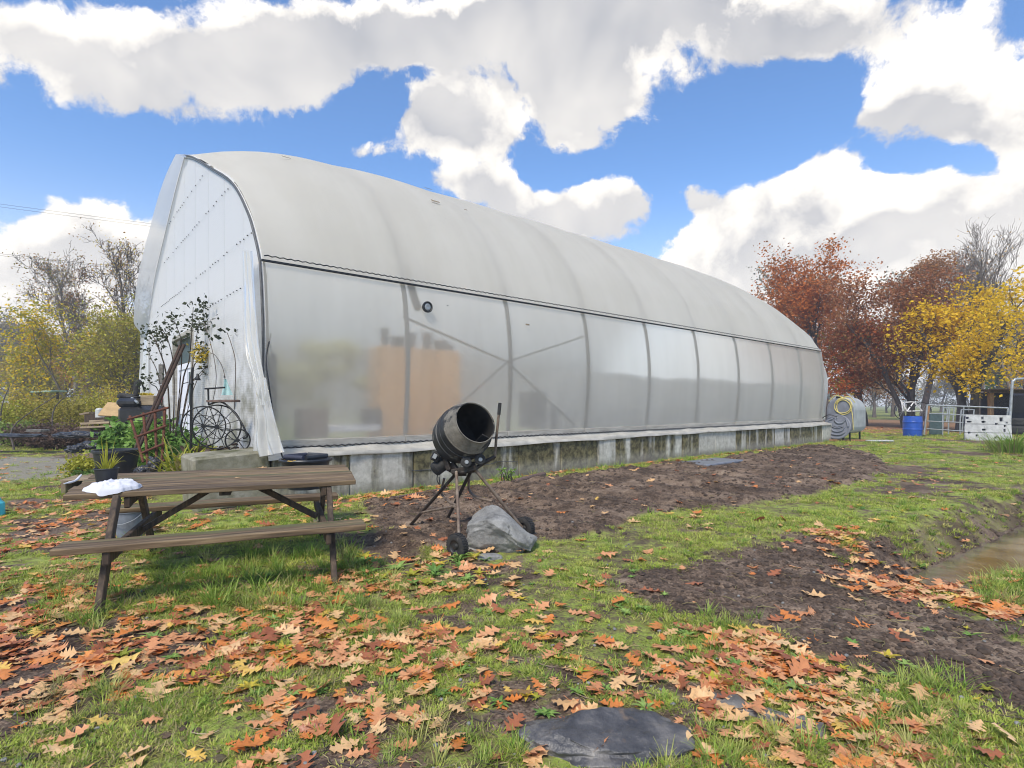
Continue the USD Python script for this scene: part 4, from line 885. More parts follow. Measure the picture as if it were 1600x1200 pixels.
pb_ = thing('planter_box', 'wooden planter box with mossy plants standing on the black tractor', 'planter box', B(232, 633, .2))
pxbox(219, 618, 240, 633.5, Ym + .15, .4, .012).build('box', M['board'], pb_)
mb = MB(); rng = np.random.default_rng(3)
for k in range(90):
    p = B(rng.uniform(219.5, 239.5), 618, .2 + rng.uniform(0, .3)); a = rng.uniform(0, 6.28); strap_leaf(mb, p, (math.cos(a), math.sin(a), 1.2), rng.uniform(.06, .14), .03, .5, rng, 3)
mb.build('plants', M['leaf_lime'], pb_)
solo(lump(at(250, 622, 12.6), (.06, .06, .10), 3, .4, 3, 5), 'red_flower', flat('red_bloom', (.45, .02, .04)), 'small red bloom beside the leaning bars', 'flower', smooth=True)
solo(pxbox(257, 618, 272, 655, 13.0, .04, .004), 'grey_board', M['panel'], 'grey board leaning by the door post', 'board')
solo(pxbox(247.5, 569, 254, 600, 14.5, .06, .004), 'grey_plank', M['grey_wood'], 'short grey plank upright against the end wall', 'plank')
# cardboard, planks and plastic lying left of the tractor
c = at(180, 640, 14.2); solo(MB().box(c, (.60, .5, .03), rot=trimesh.transformations.rotation_matrix(.75, [1, .15, .1])[:3, :3], bev=.004), 'cardboard_sheet', M['card'], 'tan cardboard sheet propped on the heap left of the tractor', 'cardboard')
hp = thing('timber_heap', 'heap of old boards and planks left of the black tractor', 'timber heap', at(160, 680, 14.0) * [1, 1, 0])
rng = np.random.default_rng(9)
for k, (x0, y0, x1, y1, Y, w, h) in enumerate([(130, 662, 176, 660, 13.8, .22, .05), (132, 668, 190, 665, 13.5, .3, .04), (128, 647, 144, 645, 14.6, .2, .05), (165, 653, 186, 645, 14.2, .15, .05), (150, 658, 200, 656, 14.4, .5, .05), (140, 652, 178, 652, 15.2, .4, .3), (136, 674, 186, 673, 13.9, .5, .2)]):
    MB().beam(at(x0, y0, Y), at(x1, y1, Y), w, h, bev=.006, warp=.003, n=3, seed=k).build('board', M['board'] if k < 5 else M['table_dark'], hp)
for (px, py, Y, s, lab, nm, cat) in [(125, 680, 13.0, (.55, .3, .10), 'black plastic sheeting bunched on the ground before the timber heap', 'plastic_sheeting', 'plastic sheet'),
                                     (20, 681, 16.0, (.9, .3, .06), 'black plastic sheeting lying at the left edge of the yard', 'plastic_sheeting', 'plastic sheet'),
                                     (118, 703, 11.3, (.16, .14, .10), 'small black crumpled bag on the grass before the timber heap', 'plastic_sack', 'sack'),
                                     (140, 697, 11.6, (.24, .16, .10), 'dark heap of wet bags beside the green shrub', 'plastic_sack', 'sack')]:
    solo(lump(at(px, py, Y), s, int(px) + 3, .5, 4, .6, 2.4), nm, bagm, lab, cat, smooth=True)
solo(pxbox(40, 671, 64, 675, 15.5, .3, .01), 'grey_plank', M['grey_wood'], 'pale grey plank lying on black sheeting at the left', 'plank')
can = at(156, 645, 14.4); solo(MB().lathe(can, (0, 0, 1), [(-.12, 0), (-.12, .10), (.08, .10), (.12, .07), (.13, 0)], 18), 'white_jug', flat('white_jug', (.45, .46, .44), rough=.4), 'white plastic jug standing beside the cardboard sheet', 'jug', smooth=30)
# green canopy roof among the bushes
cn = thing('garden_shelter', 'low shelter with a pale green roof among the bushes at the left', 'shelter', at(78, 640, 26) * [1, 1, 0])
MB().beam(at(60, 613, 26), at(93, 611, 26), .9, .06, bev=.01).build('roof', flat('pale_green_roof', (.30, .42, .36), rough=.4), cn)
for px in (62, 90): MB().tube([at(px, 613, 26), at(px, 613, 26) * [1, 1, 0]], .05, 6).build('post', M['table_dark'], cn)
# turquoise can at the left edge
tq = gnd(-8, 806); can_ = thing('turquoise_can', 'turquoise plastic can cut off by the left edge of the view', 'watering can', tq)
MB().lathe(tq, (0, 0, 1), [(0, 0), (0, .09), (.02, .10), (.16, .095), (.20, .06), (.22, .055), (.22, 0)], 24).build('body', M['turquoise'], can_, smooth=35)
MB().tube(curve([tq + [.02, 0, .21], tq + [-.03, 0, .26], tq + [-.10, 0, .22], tq + [-.11, 0, .08]], 14), .012, 7).build('handle', M['turquoise'], can_, smooth=True)
# white bird droppings of paint, twigs: a pale stick off the table's far left corner
solo(MB().tube(curve([at(100, 756, 5.6) , at(118, 751, 5.75), at(127, 742, 5.95)], 10), [.006, .008, .012, .012, .010, .012, .014, .012, .010, .008], 6), 'white_rag', M['cloth'], 'thin white rag hanging off the far left corner of the table', 'rag', smooth=True)

# ------------------------------------------------------------------ cement mixer
YM = 5.62
mx = thing('cement_mixer', 'old black portable cement mixer with a cement crusted drum on a wheeled stand', 'cement mixer', gnd(716, 845))
ax = np.array([.52, -.74, .43]); ax /= np.linalg.norm(ax)
ring_c = at(724.5, 676, YM)
dr_ = group_part(mx, 'drum')
MB().lathe(ring_c, ax, [(-.30, 0), (-.30, .10), (-.285, .16), (-.235, .235), (-.20, .262), (-.10, .272), (-.095, .280), (-.075, .280), (-.07, .272), (-.005, .275)], 56).build('drum_bowl', M['drum_black'], dr_, smooth=40)
MB().lathe(ring_c, ax, [(-.006, .272), (-.004, .286), (.018, .286), (.02, .279), (.095, .270)], 56).build('drum_band', M['drum_black'], dr_, smooth=40)
MB().lathe(ring_c, ax, [(.092, .268), (.096, .276), (.106, .275), (.112, .266), (.245, .218), (.252, .221), (.262, .219), (.262, .211), (.25, .209)], 56).build('drum_cone', M['drum_cone'], dr_, smooth=40)
MB().lathe(ring_c, ax, [(.25, .209), (.06, .264), (-.2, .25), (-.28, .15), (-.285, 0)], 48).build('drum_inside', M['drum_inside'], dr_, smooth=40)
sd_ = np.cross(ax, [0, 0, 1]); sd_ /= np.linalg.norm(sd_); up_ = np.cross(sd_, ax)
for k in range(2):
    th = .6 + k * math.pi; r = math.cos(th) * sd_ + math.sin(th) * up_
    MB().beam(ring_c + ax * -.2 + r * .22, ring_c + ax * .15 + r * .19, .015, .09, up=r).build('mixing_blade', M['drum_inside'], dr_)
# faint marker scrawl on the cone
def cone_text(txt, h, a0):
    m = meshkit.text_mesh(txt, h, .002); v = np.array(m.vertices); out = []
    for x, y, z in v:
        th = a0 + x / .235; t = .10 + y; rr = .272 - (t - .06) * (.054 / .185) + .0015 + z * .3
        out.append(ring_c + ax * t + rr * (math.cos(th) * sd_ - math.sin(th) * up_ * 1.0))
    return MB().add(np.array(out), m.faces[:, ::-1])
MB_t = cone_text('SAuu', .045, .70); MB_t.build('marker_scrawl', M['drum_inside'], dr_)
# cradle, rollers, motor
for (px, py, dy) in ((728.5, 722, -.16), (750, 718, -.12)):
    c = at(px, py, YM + dy); a_ = np.array([.25, -.96, .1]); MB().lathe(c, a_, [(-.02, 0), (-.02, .045), (-.012, .055), (.0, .048), (.012, .055), (.02, .045), (.02, .02), (.028, .018), (.028, 0)], 24).build('roller', M['rubber'], mx, smooth=30)
    MB().lathe(c, a_, [(.021, .0), (.021, .022), (.030, .018), (.030, 0)], 12).build('roller_cap', M['galv'], mx)
YK = YM + .02
MB().tube(curve([at(690, 690, YK + .10), at(692, 715, YK + .05), at(702, 734, YK), at(722, 738, YK - .1), at(742, 732, YK - .1), at(758, 722, YK - .05), at(772, 715, YK)], 30), .021, 8).build('cradle', M['frame_steel'], mx, smooth=True)
MB().beam(at(706, 737, YK - .05), at(746, 730, YK - .1), .09, .05, bev=.008).build('cradle_plate', M['frame_steel'], mx)
MB().beam(at(704, 725, YK + .02), at(713, 738, YK - .02), .05, .09, bev=.008).build('bracket', M['frame_steel'], mx)
MB().beam(at(738, 722, YK - .02), at(741, 738, YK - .02), .05, .06, bev=.008).build('bracket', M['frame_steel'], mx)
mc = at(686, 729, YM + .08); ma = np.array([-.75, -.35, -.55])
mot = group_part(mx, 'motor')
MB().lathe(mc - ma / np.linalg.norm(ma) * .11, ma, [(0, 0), (0, .06), (.01, .072), (.05, .075), (.16, .075), (.18, .06), (.19, .03), (.19, 0)], 26).build('motor_can', M['rubber'], mot, smooth=35)
MB().box(at(681, 713, YM + .02), (.085, .07, .10), rot=trimesh.transformations.rotation_matrix(.5, [0, 1, 0])[:3, :3], bev=.012).build('switch_box', M['rubber'], mot)
MB().box(at(679.5, 713, YM - .03), (.04, .012, .05), rot=trimesh.transformations.rotation_matrix(.5, [0, 1, 0])[:3, :3], bev=.003).build('switch_plate', M['galv'], mot)
MB().beam(at(690, 700, YM + .04), at(702, 735, YM - .02), .03, .05).build('motor_bracket', M['frame_steel'], mx)
MB().tube(curve([at(684, 740, YM + .05), at(683, 750, YM), at(687, 757, YM), at(686, 745, YM + .05)], 14), .006, 5).build('motor_cord', M['cord'], mx)
# lever
MB().tube([at(752, 724, YK - .05), at(774, 713, YK - .02)], .018, 8).build('lever_foot', M['frame_steel'], mx)
MB().tube([at(773, 716, YK - .02), at(775, 690, YK - .02), at(781, 631, YK - .02)], .014, 8).build('lever', M['leg_rust'], mx)
MB().tube([at(779.4, 648, YK - .02), at(781.2, 629.5, YK - .02)], .0185, 10).build('lever_grip', M['rubber'], mx)
# stand
hub = at(716, 738, YK - .08)
f1, f2 = gnd(718, 848, .11), gnd(803, 826, .11)
f1 = at(718, 838, 5.0); f1[2] = .125; f2 = at(817, 833, 5.68); f2[2] = .12
r1, r2 = gnd(640, 822, .0), gnd(694, 818, .0)
MB().tube([at(713, 737, YK - .1), f1], .016, 8).build('leg', M['leg_rust'], mx, smooth=True)
MB().tube([at(741, 732, YK - .1), f2], .017, 8).build('leg', M['leg_rust'], mx, smooth=True)
MB().tube([at(716, 736, YK), r1 + [0, 0, .0]], .018, 8).build('leg', M['frame_steel'], mx, smooth=True)
MB().tube([at(740, 728, YK), at(720, 768, YK + .2), r2 + [.01, .0, .0]], .018, 8).build('leg', M['frame_steel'], mx, smooth=True)
MB().tube(curve([at(694, 748, YK + .2), at(690, 770, YK + .3), at(700, 783, YK + .15), at(714, 790, YK - .25)], 18), .014, 8).build('leg_brace', M['leg_rust'], mx, smooth=True)
MB().tube(curve([at(733, 745, YK + .15), at(733, 765, YK + .3), at(745, 777, YK + .1), at(769, 783, YK - .05)], 18), .014, 8).build('leg_brace', M['leg_rust'], mx, smooth=True)
a_, b_ = at(659, 801, 6.0), at(710, 791, 5.25); MB().tube([a_, b_], .013, 8).build('crosstube', M['leg_rust'], mx)
MB().tube([at(708, 741, YK + .05), at(729, 741, YK + .05)], .018, 8).build('crosstube', M['frame_steel'], mx)
wax = f2 - f1; wax /= np.linalg.norm(wax)
def mixer_wheel(c, out):
    a2 = out * np.array([.93, .15, 0]) if False else out * np.array([-.655, -.755, 0]); R = .112
    w = group_part(mx, 'wheel'); c = np.asarray(c, float)
    MB().lathe(c, a2, [(-.038, R * .55), (-.042, R * .75), (-.034, R * .96), (-.02, R), (.02, R), (.034, R * .96), (.042, R * .75), (.038, R * .55)], 40).build('tyre', M['rubber'], w, smooth=35)
    mb = MB(); p = np.cross(a2, [0, 0, 1]); p /= np.linalg.norm(p)
    for k in range(30):
        t = k * 2 * math.pi / 30; rd = math.cos(t) * p + math.sin(t) * np.array([0, 0, 1]); tg = np.cross(a2, rd)
        for o in (-.017, .017):
            mb.box(c + rd * (R + .002) + a2 * o + tg * (.004 if o > 0 else -.004), (1, 1, 1), rot=np.stack([rd * .009, a2 * .028, tg * .012], 1))
    sp, _ = mb.build('tread', M['rubber'], w); sp.SetCustomDataByKey('kind', 'stuff')
    MB().lathe(c, a2, [(-.03, 0), (-.03, R * .5), (-.036, R * .58), (.036, R * .58), (.026, R * .50), (.02, R * .28), (.038, R * .2), (.042, .0)], 30).build('wheel_rim', M['drum_black'], w, smooth=35)
mixer_wheel(f1 - [.02, 0, .012], 1.0); mixer_wheel(f2 + [.02, .02, 0], 1.0)

# boulder and stones by the mixer
def rock(c, size, seed, cuts=9, rough=.12):
    rng = np.random.default_rng(seed); m = trimesh.creation.icosphere(5); v = m.vertices.copy()
    for k in range(cuts):
        d = rng.normal(0, 1, 3); d /= np.linalg.norm(d); lim = rng.uniform(.62, .88); t = v @ d; over = np.maximum(t - lim, 0); v = v - np.outer(over * .92, d)
    v *= 1 + rough * (meshkit.fbm(m.vertices * 1.9 + seed, 5, seed) - .5)[:, None] * 2
    v += m.vertices * .03 * (meshkit.fbm(m.vertices * 7 + seed, 4, seed + 3) - .5)[:, None]
    return v * np.asarray(size), m.faces
bcen = np.array([-.14, 5.30, .12]); v, f = rock(bcen, (.40, .30, .235), 5, 16, .20)
v[:, 2] += .07 * np.exp(-((v[:, 0] + .05) / .18) ** 2) * (v[:, 2] > 0); v[:, 2] -= .10 * sstep(v[:, 0], .05, .36) * (v[:, 2] > 0)
solo(MB().add(v + bcen, f), 'boulder', M['rock'], 'big pale grey boulder between the wheels of the cement mixer', 'boulder', smooth=40)
for (px, py, s, sd, lab) in [(765, 872, (.12, .07, .05), 3, 'small flat grey stone in front of the boulder'), (737, 860, (.12, .08, .06), 8, 'small grey stone tucked against the left of the boulder')]:
    c = gnd(px, py, .015); v, f = rock(c, s, sd, 7); solo(MB().add(v + c, f), 'stone', M['rock'], lab, 'stone', smooth=40)
# flat dark rock at the front edge, old plank beside it
c = gnd(948, 1146, .0); v, f = rock(c, (.40, .20, .10), 14, 16, .30); c = c + [0.0, -.03, -.02]
solo(MB().add(v + c, f), 'flat_rock', M['slate'], 'flat dark wet rock in the grass at the front edge', 'rock', smooth=40)
solo(MB().beam(gnd(1085, 1088, -.012), gnd(1290, 1148, -.008), .11, .05, bev=.012, warp=.006, n=12, seed=3), 'grey_plank', M['grey_wood'], 'grey weathered plank half buried in leaves at the front edge', 'plank')
# log and slate strip by the wall
solo(MB().tube(curve([gnd(806, 752, .05), gnd(826, 747, .06), gnd(850, 741, .05)], 8), .05, 8), 'brown_log', M['timber_brown'], 'short brown timber lying along the wall right of the mixer', 'log', smooth=True)
c = gnd(1112, 722, .05); solo(MB().box(c, (1.7, .75, .06), rot=np.stack([Ld, Nd, [0, 0, 1]], 1), bev=.02), 'stone_slab', flat('slab_grey', (.15, .16, .18), rough=.35, bump=.5, bscale=12), 'flat grey slab lying on the soil beside the wall', 'slab')
solo(MB().beam(gnd(700, 764, .03), gnd(600, 783, .03), .07, .06, warp=.003, n=4), 'wet_board', M['timber_brown'], 'thin dark board lying along the wall left of the mixer', 'board')

# ------------------------------------------------------------------ right: oil tank, barrel, gate, panel, shed
sT, nT, wT, lT = 23.5, 7.85, 1.0, 1.3
tk = thing('oil_tank', 'grey oval oil tank on short legs at the far end of the greenhouse', 'oil tank', P(sT, nT, 0))
hp_, r_ = 1.42, wT / 2; z0 = .28
an = np.linspace(-math.pi / 2, math.pi / 2, 16); up = [(nT + r_ * .98 * math.sin(a) , z0 + hp_ - r_ + r_ * math.cos(a)) for a in an]; lo = [(nT - r_ * .98 * math.sin(a), z0 + r_ * .6 - r_ * .6 * math.cos(a)) for a in an]
loop = np.array(up + lo)
rows = []
for ds, k in [(-.03, 0.0), (-.03, .5), (-.028, .86), (0, .97), (.03, 1.0), (lT - .03, 1.0), (lT, .97), (lT + .03, .86), (lT + .03, 0)]:
    cc = np.array([nT, z0 + hp_ / 2]); q = cc + (loop - cc) * k; rows.append(to_world(sT + ds, np.vstack([q, q[:1]])))
MB().grid(np.array(rows)[:4][:, ::-1]).build('end_plate', M['tank_end'], tk, smooth=50); MB().grid(np.array(rows)[3:][:, ::-1]).build('shell', M['tank'], tk, smooth=50)
for a, b in ((.1, -.3), (.1, .3), (lT - .1, -.3), (lT - .1, .3)):
    MB().tube([P(sT + a, nT + b, z0 + .12), P(sT + a, nT + b, .0)], .035, 8).build('leg', M['wrought'], tk)
MB().box(P(sT + .08, nT + .02, z0 + hp_ - .02), (.16, .3, .12), rot=np.stack([Ld, Nd, [0, 0, 1]], 1), bev=.02).build('valve_block', M['drum_black'], tk)
MB().tube([P(sT + .3, nT, z0 + hp_ - .02), P(sT + .3, nT, z0 + hp_ + .10)], .03, 8).build('filler_cap', M['galv'], tk)
# round lid with a moulded smile
lc = P(sT - .12, nT + .07, .56); ld_a = -Ld * .98 + np.array([0, 0, .2]); ld_a /= np.linalg.norm(ld_a)
lid = thing('face_lid', 'round grey lid with a moulded smiling face leaning on the oil tank', 'lid', lc * [1, 1, 0])
MB().lathe(lc, ld_a, [(-.05, 0), (-.05, .46), (0, .49), (.03, .485), (.045, .45), (.03, .42), (.035, .2), (.04, 0)], 44).build('disc', M['tank_end'], lid, smooth=40)
hx = -Nd * -1.0; ux = np.cross(ld_a, hx); ux = ux if ux[2] > 0 else -ux
def lidline(pts, r, nm='ridge', mat='tank_end'): MB().tube(curve([lc + ld_a * .05 - Nd * x + ux * y for x, y in pts], 16), r, 8).build(nm, M[mat], lid, smooth=True)
lidline([(-.24, -.02), (-.12, -.16), (.04, -.20), (.2, -.14), (.28, .0)], .03, 'smile'); lidline([(-.16, .0), (0, -.06), (.2, .0)], .024, 'lip'); lidline([(-.3, -.2), (-.1, -.31), (.15, -.31), (.3, -.2)], .03, 'chin')
lidline([(-.06, .34), (-.07, .22), (.05, .13), (.2, .16), (.26, .26)], .035, 'nose'); lidline([(-.38, .1), (-.3, .24), (-.15, .3)], .03, 'cheek'); lidline([(.3, .3), (.36, .15), (.4, .0)], .03, 'cheek')
lidline([(-.15, .02), (0, -.025), (.17, .02)], .012, 'mouth_line', 'wrought')
# yellow rope over the tank
rp = []
for k in range(60):
    t = k / 59 * 2 * math.pi * 2.2; rp.append(P(sT - .06 - .01 * math.sin(3 * t), nT - .12 + (.26 + .05 * math.sin(.7 * t)) * math.sin(t), z0 + hp_ - .34 + (.28 + .05 * math.cos(.6 * t)) * math.cos(t)))
rope = thing('yellow_rope', 'yellow rope looped over the end of the oil tank', 'rope', P(sT, nT, 1.5))
MB().tube(np.array(rp), .016, 6).build('coil', M['yellow_rope'], rope, smooth=True)
MB().tube(curve([P(sT - .06, nT - .35, 1.5), P(sT - .05, nT - .44, 1.0), P(sT - .02, nT - .46, .45)], 14), .014, 6).build('loose_end', M['yellow_rope'], rope, smooth=True)
MB().tube(curve([P(sT - .02, nT + .4, 1.55), P(sT - .05, nT + .15, 1.78), P(sT - .02, nT - .1, 1.70), P(sT + .05, nT - .3, 1.72), P(sT + .2, nT - .45, 1.5)], 24), .018, 6).build('coil', M['yellow_rope'], rope, smooth=True)
solo(MB().tube(curve([P(sT - .14, nT + .06, .95), P(sT - .2, nT + .35, 1.02), P(sT - .3, nT + .6, .8), P(sT - .35, nT + .66, .45)], 24), .018, 6), 'fuel_hose', M['cord'], 'black hose curving from the tank lid to the wall', 'hose', smooth=True)
solo(MB().beam(P(sT - .45, nT + .3, .05), P(sT + .6, nT - .75, .05), .09, .05), 'orange_board', M['timber_orange'], 'orange brown board on the ground before the oil tank', 'board')
solo(MB().box(P(sT + .75, nT - 1.1, .04), (.9, .35, .05), bev=.02), 'white_slab', M['panel'], 'pale flat slab on the grass right of the oil tank', 'slab')

bb_c = gnd(1426, 681.5); brl = thing('blue_barrel', 'blue plastic barrel standing on the grass left of the metal gate', 'barrel', bb_c)
MB().lathe(bb_c, (0, 0, 1), [(0, 0), (0, .34), (.03, .36), (.28, .37), (.30, .385), (.33, .385), (.35, .37), (.60, .37), (.62, .385), (.65, .385), (.67, .37), (.86, .355), (.90, .34), (.90, .32), (.87, .31), (.87, 0)], 40).build('shell', M['blue'], brl, smooth=35)
MB().ring(bb_c + [0, 0, .89], (0, 0, 1), .345, .016, 40, 6).build('top_rim', M['blue'], brl, smooth=True)
# metal gate
Yg = 24.3; gt = thing('metal_gate', 'galvanised tubular field gate standing beside the blue barrel', 'gate', at(1510, 680, Yg) * [1, 1, 0])
GA = lambda px, py: at(px, py, Yg - (px - 1448) * .006)
for (x0, y0, x1, y1, r) in [(1448.5, 633, 1575, 637.5, .035), (1452, 646, 1575, 650.5, .022), (1449, 658, 1575, 663, .022), (1448, 670, 1574, 678, .022)]:
    MB().tube([GA(x0, y0), GA(x1, y1)], r, 8).build('rail', M['galv'], gt, smooth=True)
for (x0, y0, x1, y1, r) in [(1449, 632, 1444, 679, .035), (1506, 635, 1503, 676, .025), (1575, 637, 1571, 681, .032), (1475, 646, 1473, 680, .015), (1534, 663, 1534, 690, .02)]:
    MB().tube([GA(x0, y0), GA(x1, y1)], r, 8).build('gate_post', M['galv'], gt, smooth=True)
solo(MB().tube([at(1451, 634, 24.6), at(1446, 679, 24.6)], .06, 8), 'wood_post', M['timber_orange'], 'short brown post behind the left end of the metal gate', 'post', smooth=True)
pxb = pxbox(1453, 645, 1472, 679, 25.2, .05, .006); solo(pxb, 'green_panel', M['dark_green'], 'dark green grey panel behind the left half of the gate', 'panel')
# pale slatted panel with holes
Yp = 21.9; a, b = at(1507, 689, Yp), at(1580, 649, Yp - .5); wd = b[0] - a[0]; ht = b[2] - a[2]
pn = thing('pale_panel', 'pale concrete coloured panel with dark holes leaning at the gate', 'panel', a * [1, 1, 0])
shape = sg.Polygon([(0, -.02), (wd, .06), (wd, ht), (.06, ht + .02), (0, ht * .5)])
for (px, py, w, h) in [(1511, 653, .07, .06), (1513, 659, .12, .04), (1529, 653, .05, .08), (1530, 659, .10, .05), (1551, 655, .08, .13), (1557, 660, .04, .05), (1545, 662, .06, .05), (1530, 671, .10, .05), (1554, 672, .04, .10), (1555, 665, .05, .05), (1521, 680, .05, .05), (1543, 683, .06, .05), (1512, 676, .05, .05)]:
    q = at(px, py, Yp) - a; shape = shape.difference(sg.box(q[0] - w / 2, q[2] - h / 2, q[0] + w / 2, q[2] + h / 2).buffer(.015))
dirp = (b - a) * [1, 1, 0] / wd
for k in range(2):
    for j in range(3):
        cellp = shape.intersection(sg.box(wd * k * .42 - .05 * (k == 0), ht * (j / 3) - .1 * (j == 0), wd * (.42 if k == 0 else 1.1), ht * ((j + 1) / 3) - .012 + .2 * (j == 2)).buffer(-.004))
        for piece in getattr(cellp, 'geoms', [cellp]):
            if piece.area > .01: MB().prism(piece, .06, lambda v: a + np.outer(v[:, 0], dirp) + np.outer(v[:, 1], [0, .08, 1]) + np.outer(v[:, 2], [0, -1, 0])).build('slab', M['panel'], pn)
solo(MB().box((a + b) / 2 + np.array([0, .28, 0]), (wd * .99, .05, ht * .92), bev=.01), 'backing_board', M['dark_goods'], 'dark board right behind the pale panel with holes', 'board')
# white frames leaning behind the gate
for k, (x0, x1, y0, y1, lab) in enumerate([(1472, 1479, 637, 660, 'left one of the white metal frames behind the gate'), (1482, 1489, 637, 660, 'middle one of the white metal frames behind the gate'), (1500, 1520, 640, 660, 'slanting white metal frame behind the gate on the right')]):
    fr = thing('white_trestle', lab, 'trestle', at(x0, 680, 25.5) * [1, 1, 0])
    A_ = lambda px, py: at(px, py, 25.6)
    for (p, q) in [((x0, y1), (x0 + 2, y0)), ((x1, y1), (x1 + 2, y0)), ((x0 + 1, (y0 + y1) / 2), (x1 + 1, (y0 + y1) / 2)), ((x0 + 2, y0), (x1 + 2, y0))]: MB().tube([A_(*p), A_(*q)], .028, 6).build('tube', M['galv'], fr)
    MB().tube([A_(x0, y1), A_(x0, y1) * [1, 1, 0]], .028, 6).build('tube', M['galv'], fr)
# bent pipe
solo(MB().tube(curve([at(1576, 690, 22.3) * [1, 1, 0], at(1578.5, 650, 22.3), at(1581.5, 602, 22.3), at(1584, 595, 22.3), at(1592, 592, 22.3), at(1640, 590.5, 22.3)], 40), .05, 10), 'bent_pipe', M['galv'], 'tall galvanised pipe bent over at the top by the right edge', 'pipe', smooth=True)
# lattice shed
Ys = 27.0; sh = thing('lattice_shed', 'dark open shed with lattice and a brown roof beam at the right edge', 'shed', at(1590, 680, Ys) * [1, 1, 0])
S_ = lambda px, py, dy=0: at(px, py, Ys + dy)
MB().beam(S_(1541, 611.5), S_(1700, 613), .35, .16, bev=.01).build('roof_beam', M['timber_brown'], sh)
MB().beam(S_(1541, 609), S_(1700, 610.5), 2.4, .05, bev=.01).build('roof', M['timber_brown'], sh)
for px in (1548, 1640): MB().beam(S_(px, 614, .05), S_(px, 614, .05) * [1, 1, 0], .2, .16, up=(0, 1, 0)).build('post', M['timber_orange'], sh)
MB().box(S_(1610, 650, 1.9), (4.2, .06, 2.6)).build('back_wall', M['dark_goods'], sh)
MB().box(S_(1555, 650, 1.0), (.05, 1.7, 2.4)).build('side_wall', M['dark_goods'], sh)
k = 0
for sgn in (-1, 1):
    for x in np.arange(1540, 1640, 4.2):
        p0, p1 = S_(x, 645 if sgn > 0 else 618, .15), S_(x + 27, 618 if sgn > 0 else 645, .15)
        if p0[0] > S_(1550, 0)[0] and p1[0] < S_(1648, 0)[0]: MB().beam(p0, p1, .012, .035, up=(0, 0, 1)).build('lattice_slat', M['lattice'], sh)
ty = S_(1590, 657, -1.2)
tyr = thing('old_tyre', 'big dark tyre lying in front of the lattice shed', 'tyre', ty * [1, 1, 0])
for z in (.25, .62): MB().lathe((ty[0] + .2 * z, ty[1], z - .18), (0, 0, 1), [(0, .32), (0, .5), (.06, .56), (.28, .56), (.34, .5), (.34, .32), (.30, .30), (.04, .30), (0, .32)], 36).build('tyre_ring', M['rubber'], tyr, smooth=40)
# bicycle behind the barrel
bi = thing('bicycle', 'bicycle with a white frame leaning on the dark trunk behind the barrel', 'bicycle', at(1410, 650, 30) * [1, 1, 0])
bc = at(1411, 642, 30.0); Rw = 13 / FPX * 30
for dx in (0, 1.05):
    w = group_part(bi, 'wheel'); MB().ring(bc + [dx, 0, 0], (.1, 1, 0), Rw, .022, 36, 6).build('tyre', M['rubber'], w)
    for t in np.linspace(0, math.pi, 7)[:-1]:
        d = np.array([math.cos(t), 0, math.sin(t)]) * Rw; MB().tube([bc + [dx, 0, 0] - d, bc + [dx, 0, 0] + d], .005, 4).build('spoke', M['galv'], w)
fw = flat('white_frame_paint', (.7, .7, .7), rough=.4)
for p, q in [((0, 0), (-.10, .55)), ((-.14, .6), (.22, -.02)), ((.22, -.02), (1.05, 0)), ((.6, .5), (.22, -.02)), ((-.1, .45), (.6, .5)), ((.6, .5), (1.05, 0))]: MB().tube([bc + [p[0], 0, p[1]], bc + [q[0], 0, q[1]]], .03, 6).build('frame_tube', fw, bi)
MB().box(bc + [.6, 0, .58], (.26, .14, .06), bev=.02).build('saddle', M['rubber'], bi)
# overhead wires at the left
for (x0, y0, x1, y1, lab) in [(-60, 298, 330, 362, 'upper one of the two highest overhead wires at the left'), (-60, 303, 330, 366, 'lower one of the two highest overhead wires at the left'), (-60, 384, 330, 432, 'upper wire of the second pair across the bare trees'), (-60, 388, 330, 434, 'lower wire of the second pair across the bare trees'), (-60, 471, 330, 512, 'thick dark overhead wire crossing the bare trees'), (-60, 540, 330, 560, 'lowest overhead wire crossing the yellow bushes')]:
    p, q = at(x0 - 300, y0 - 35, 60), at(x1, y1, 38); mid = (p + q) / 2 - [0, 0, .25]
    solo(MB().tube(curve([p, mid, q], 16), .022 if 'thick' in lab or 'lowest' in lab else .012, 5), 'overhead_wire', M['wire'], lab, 'overhead wire')

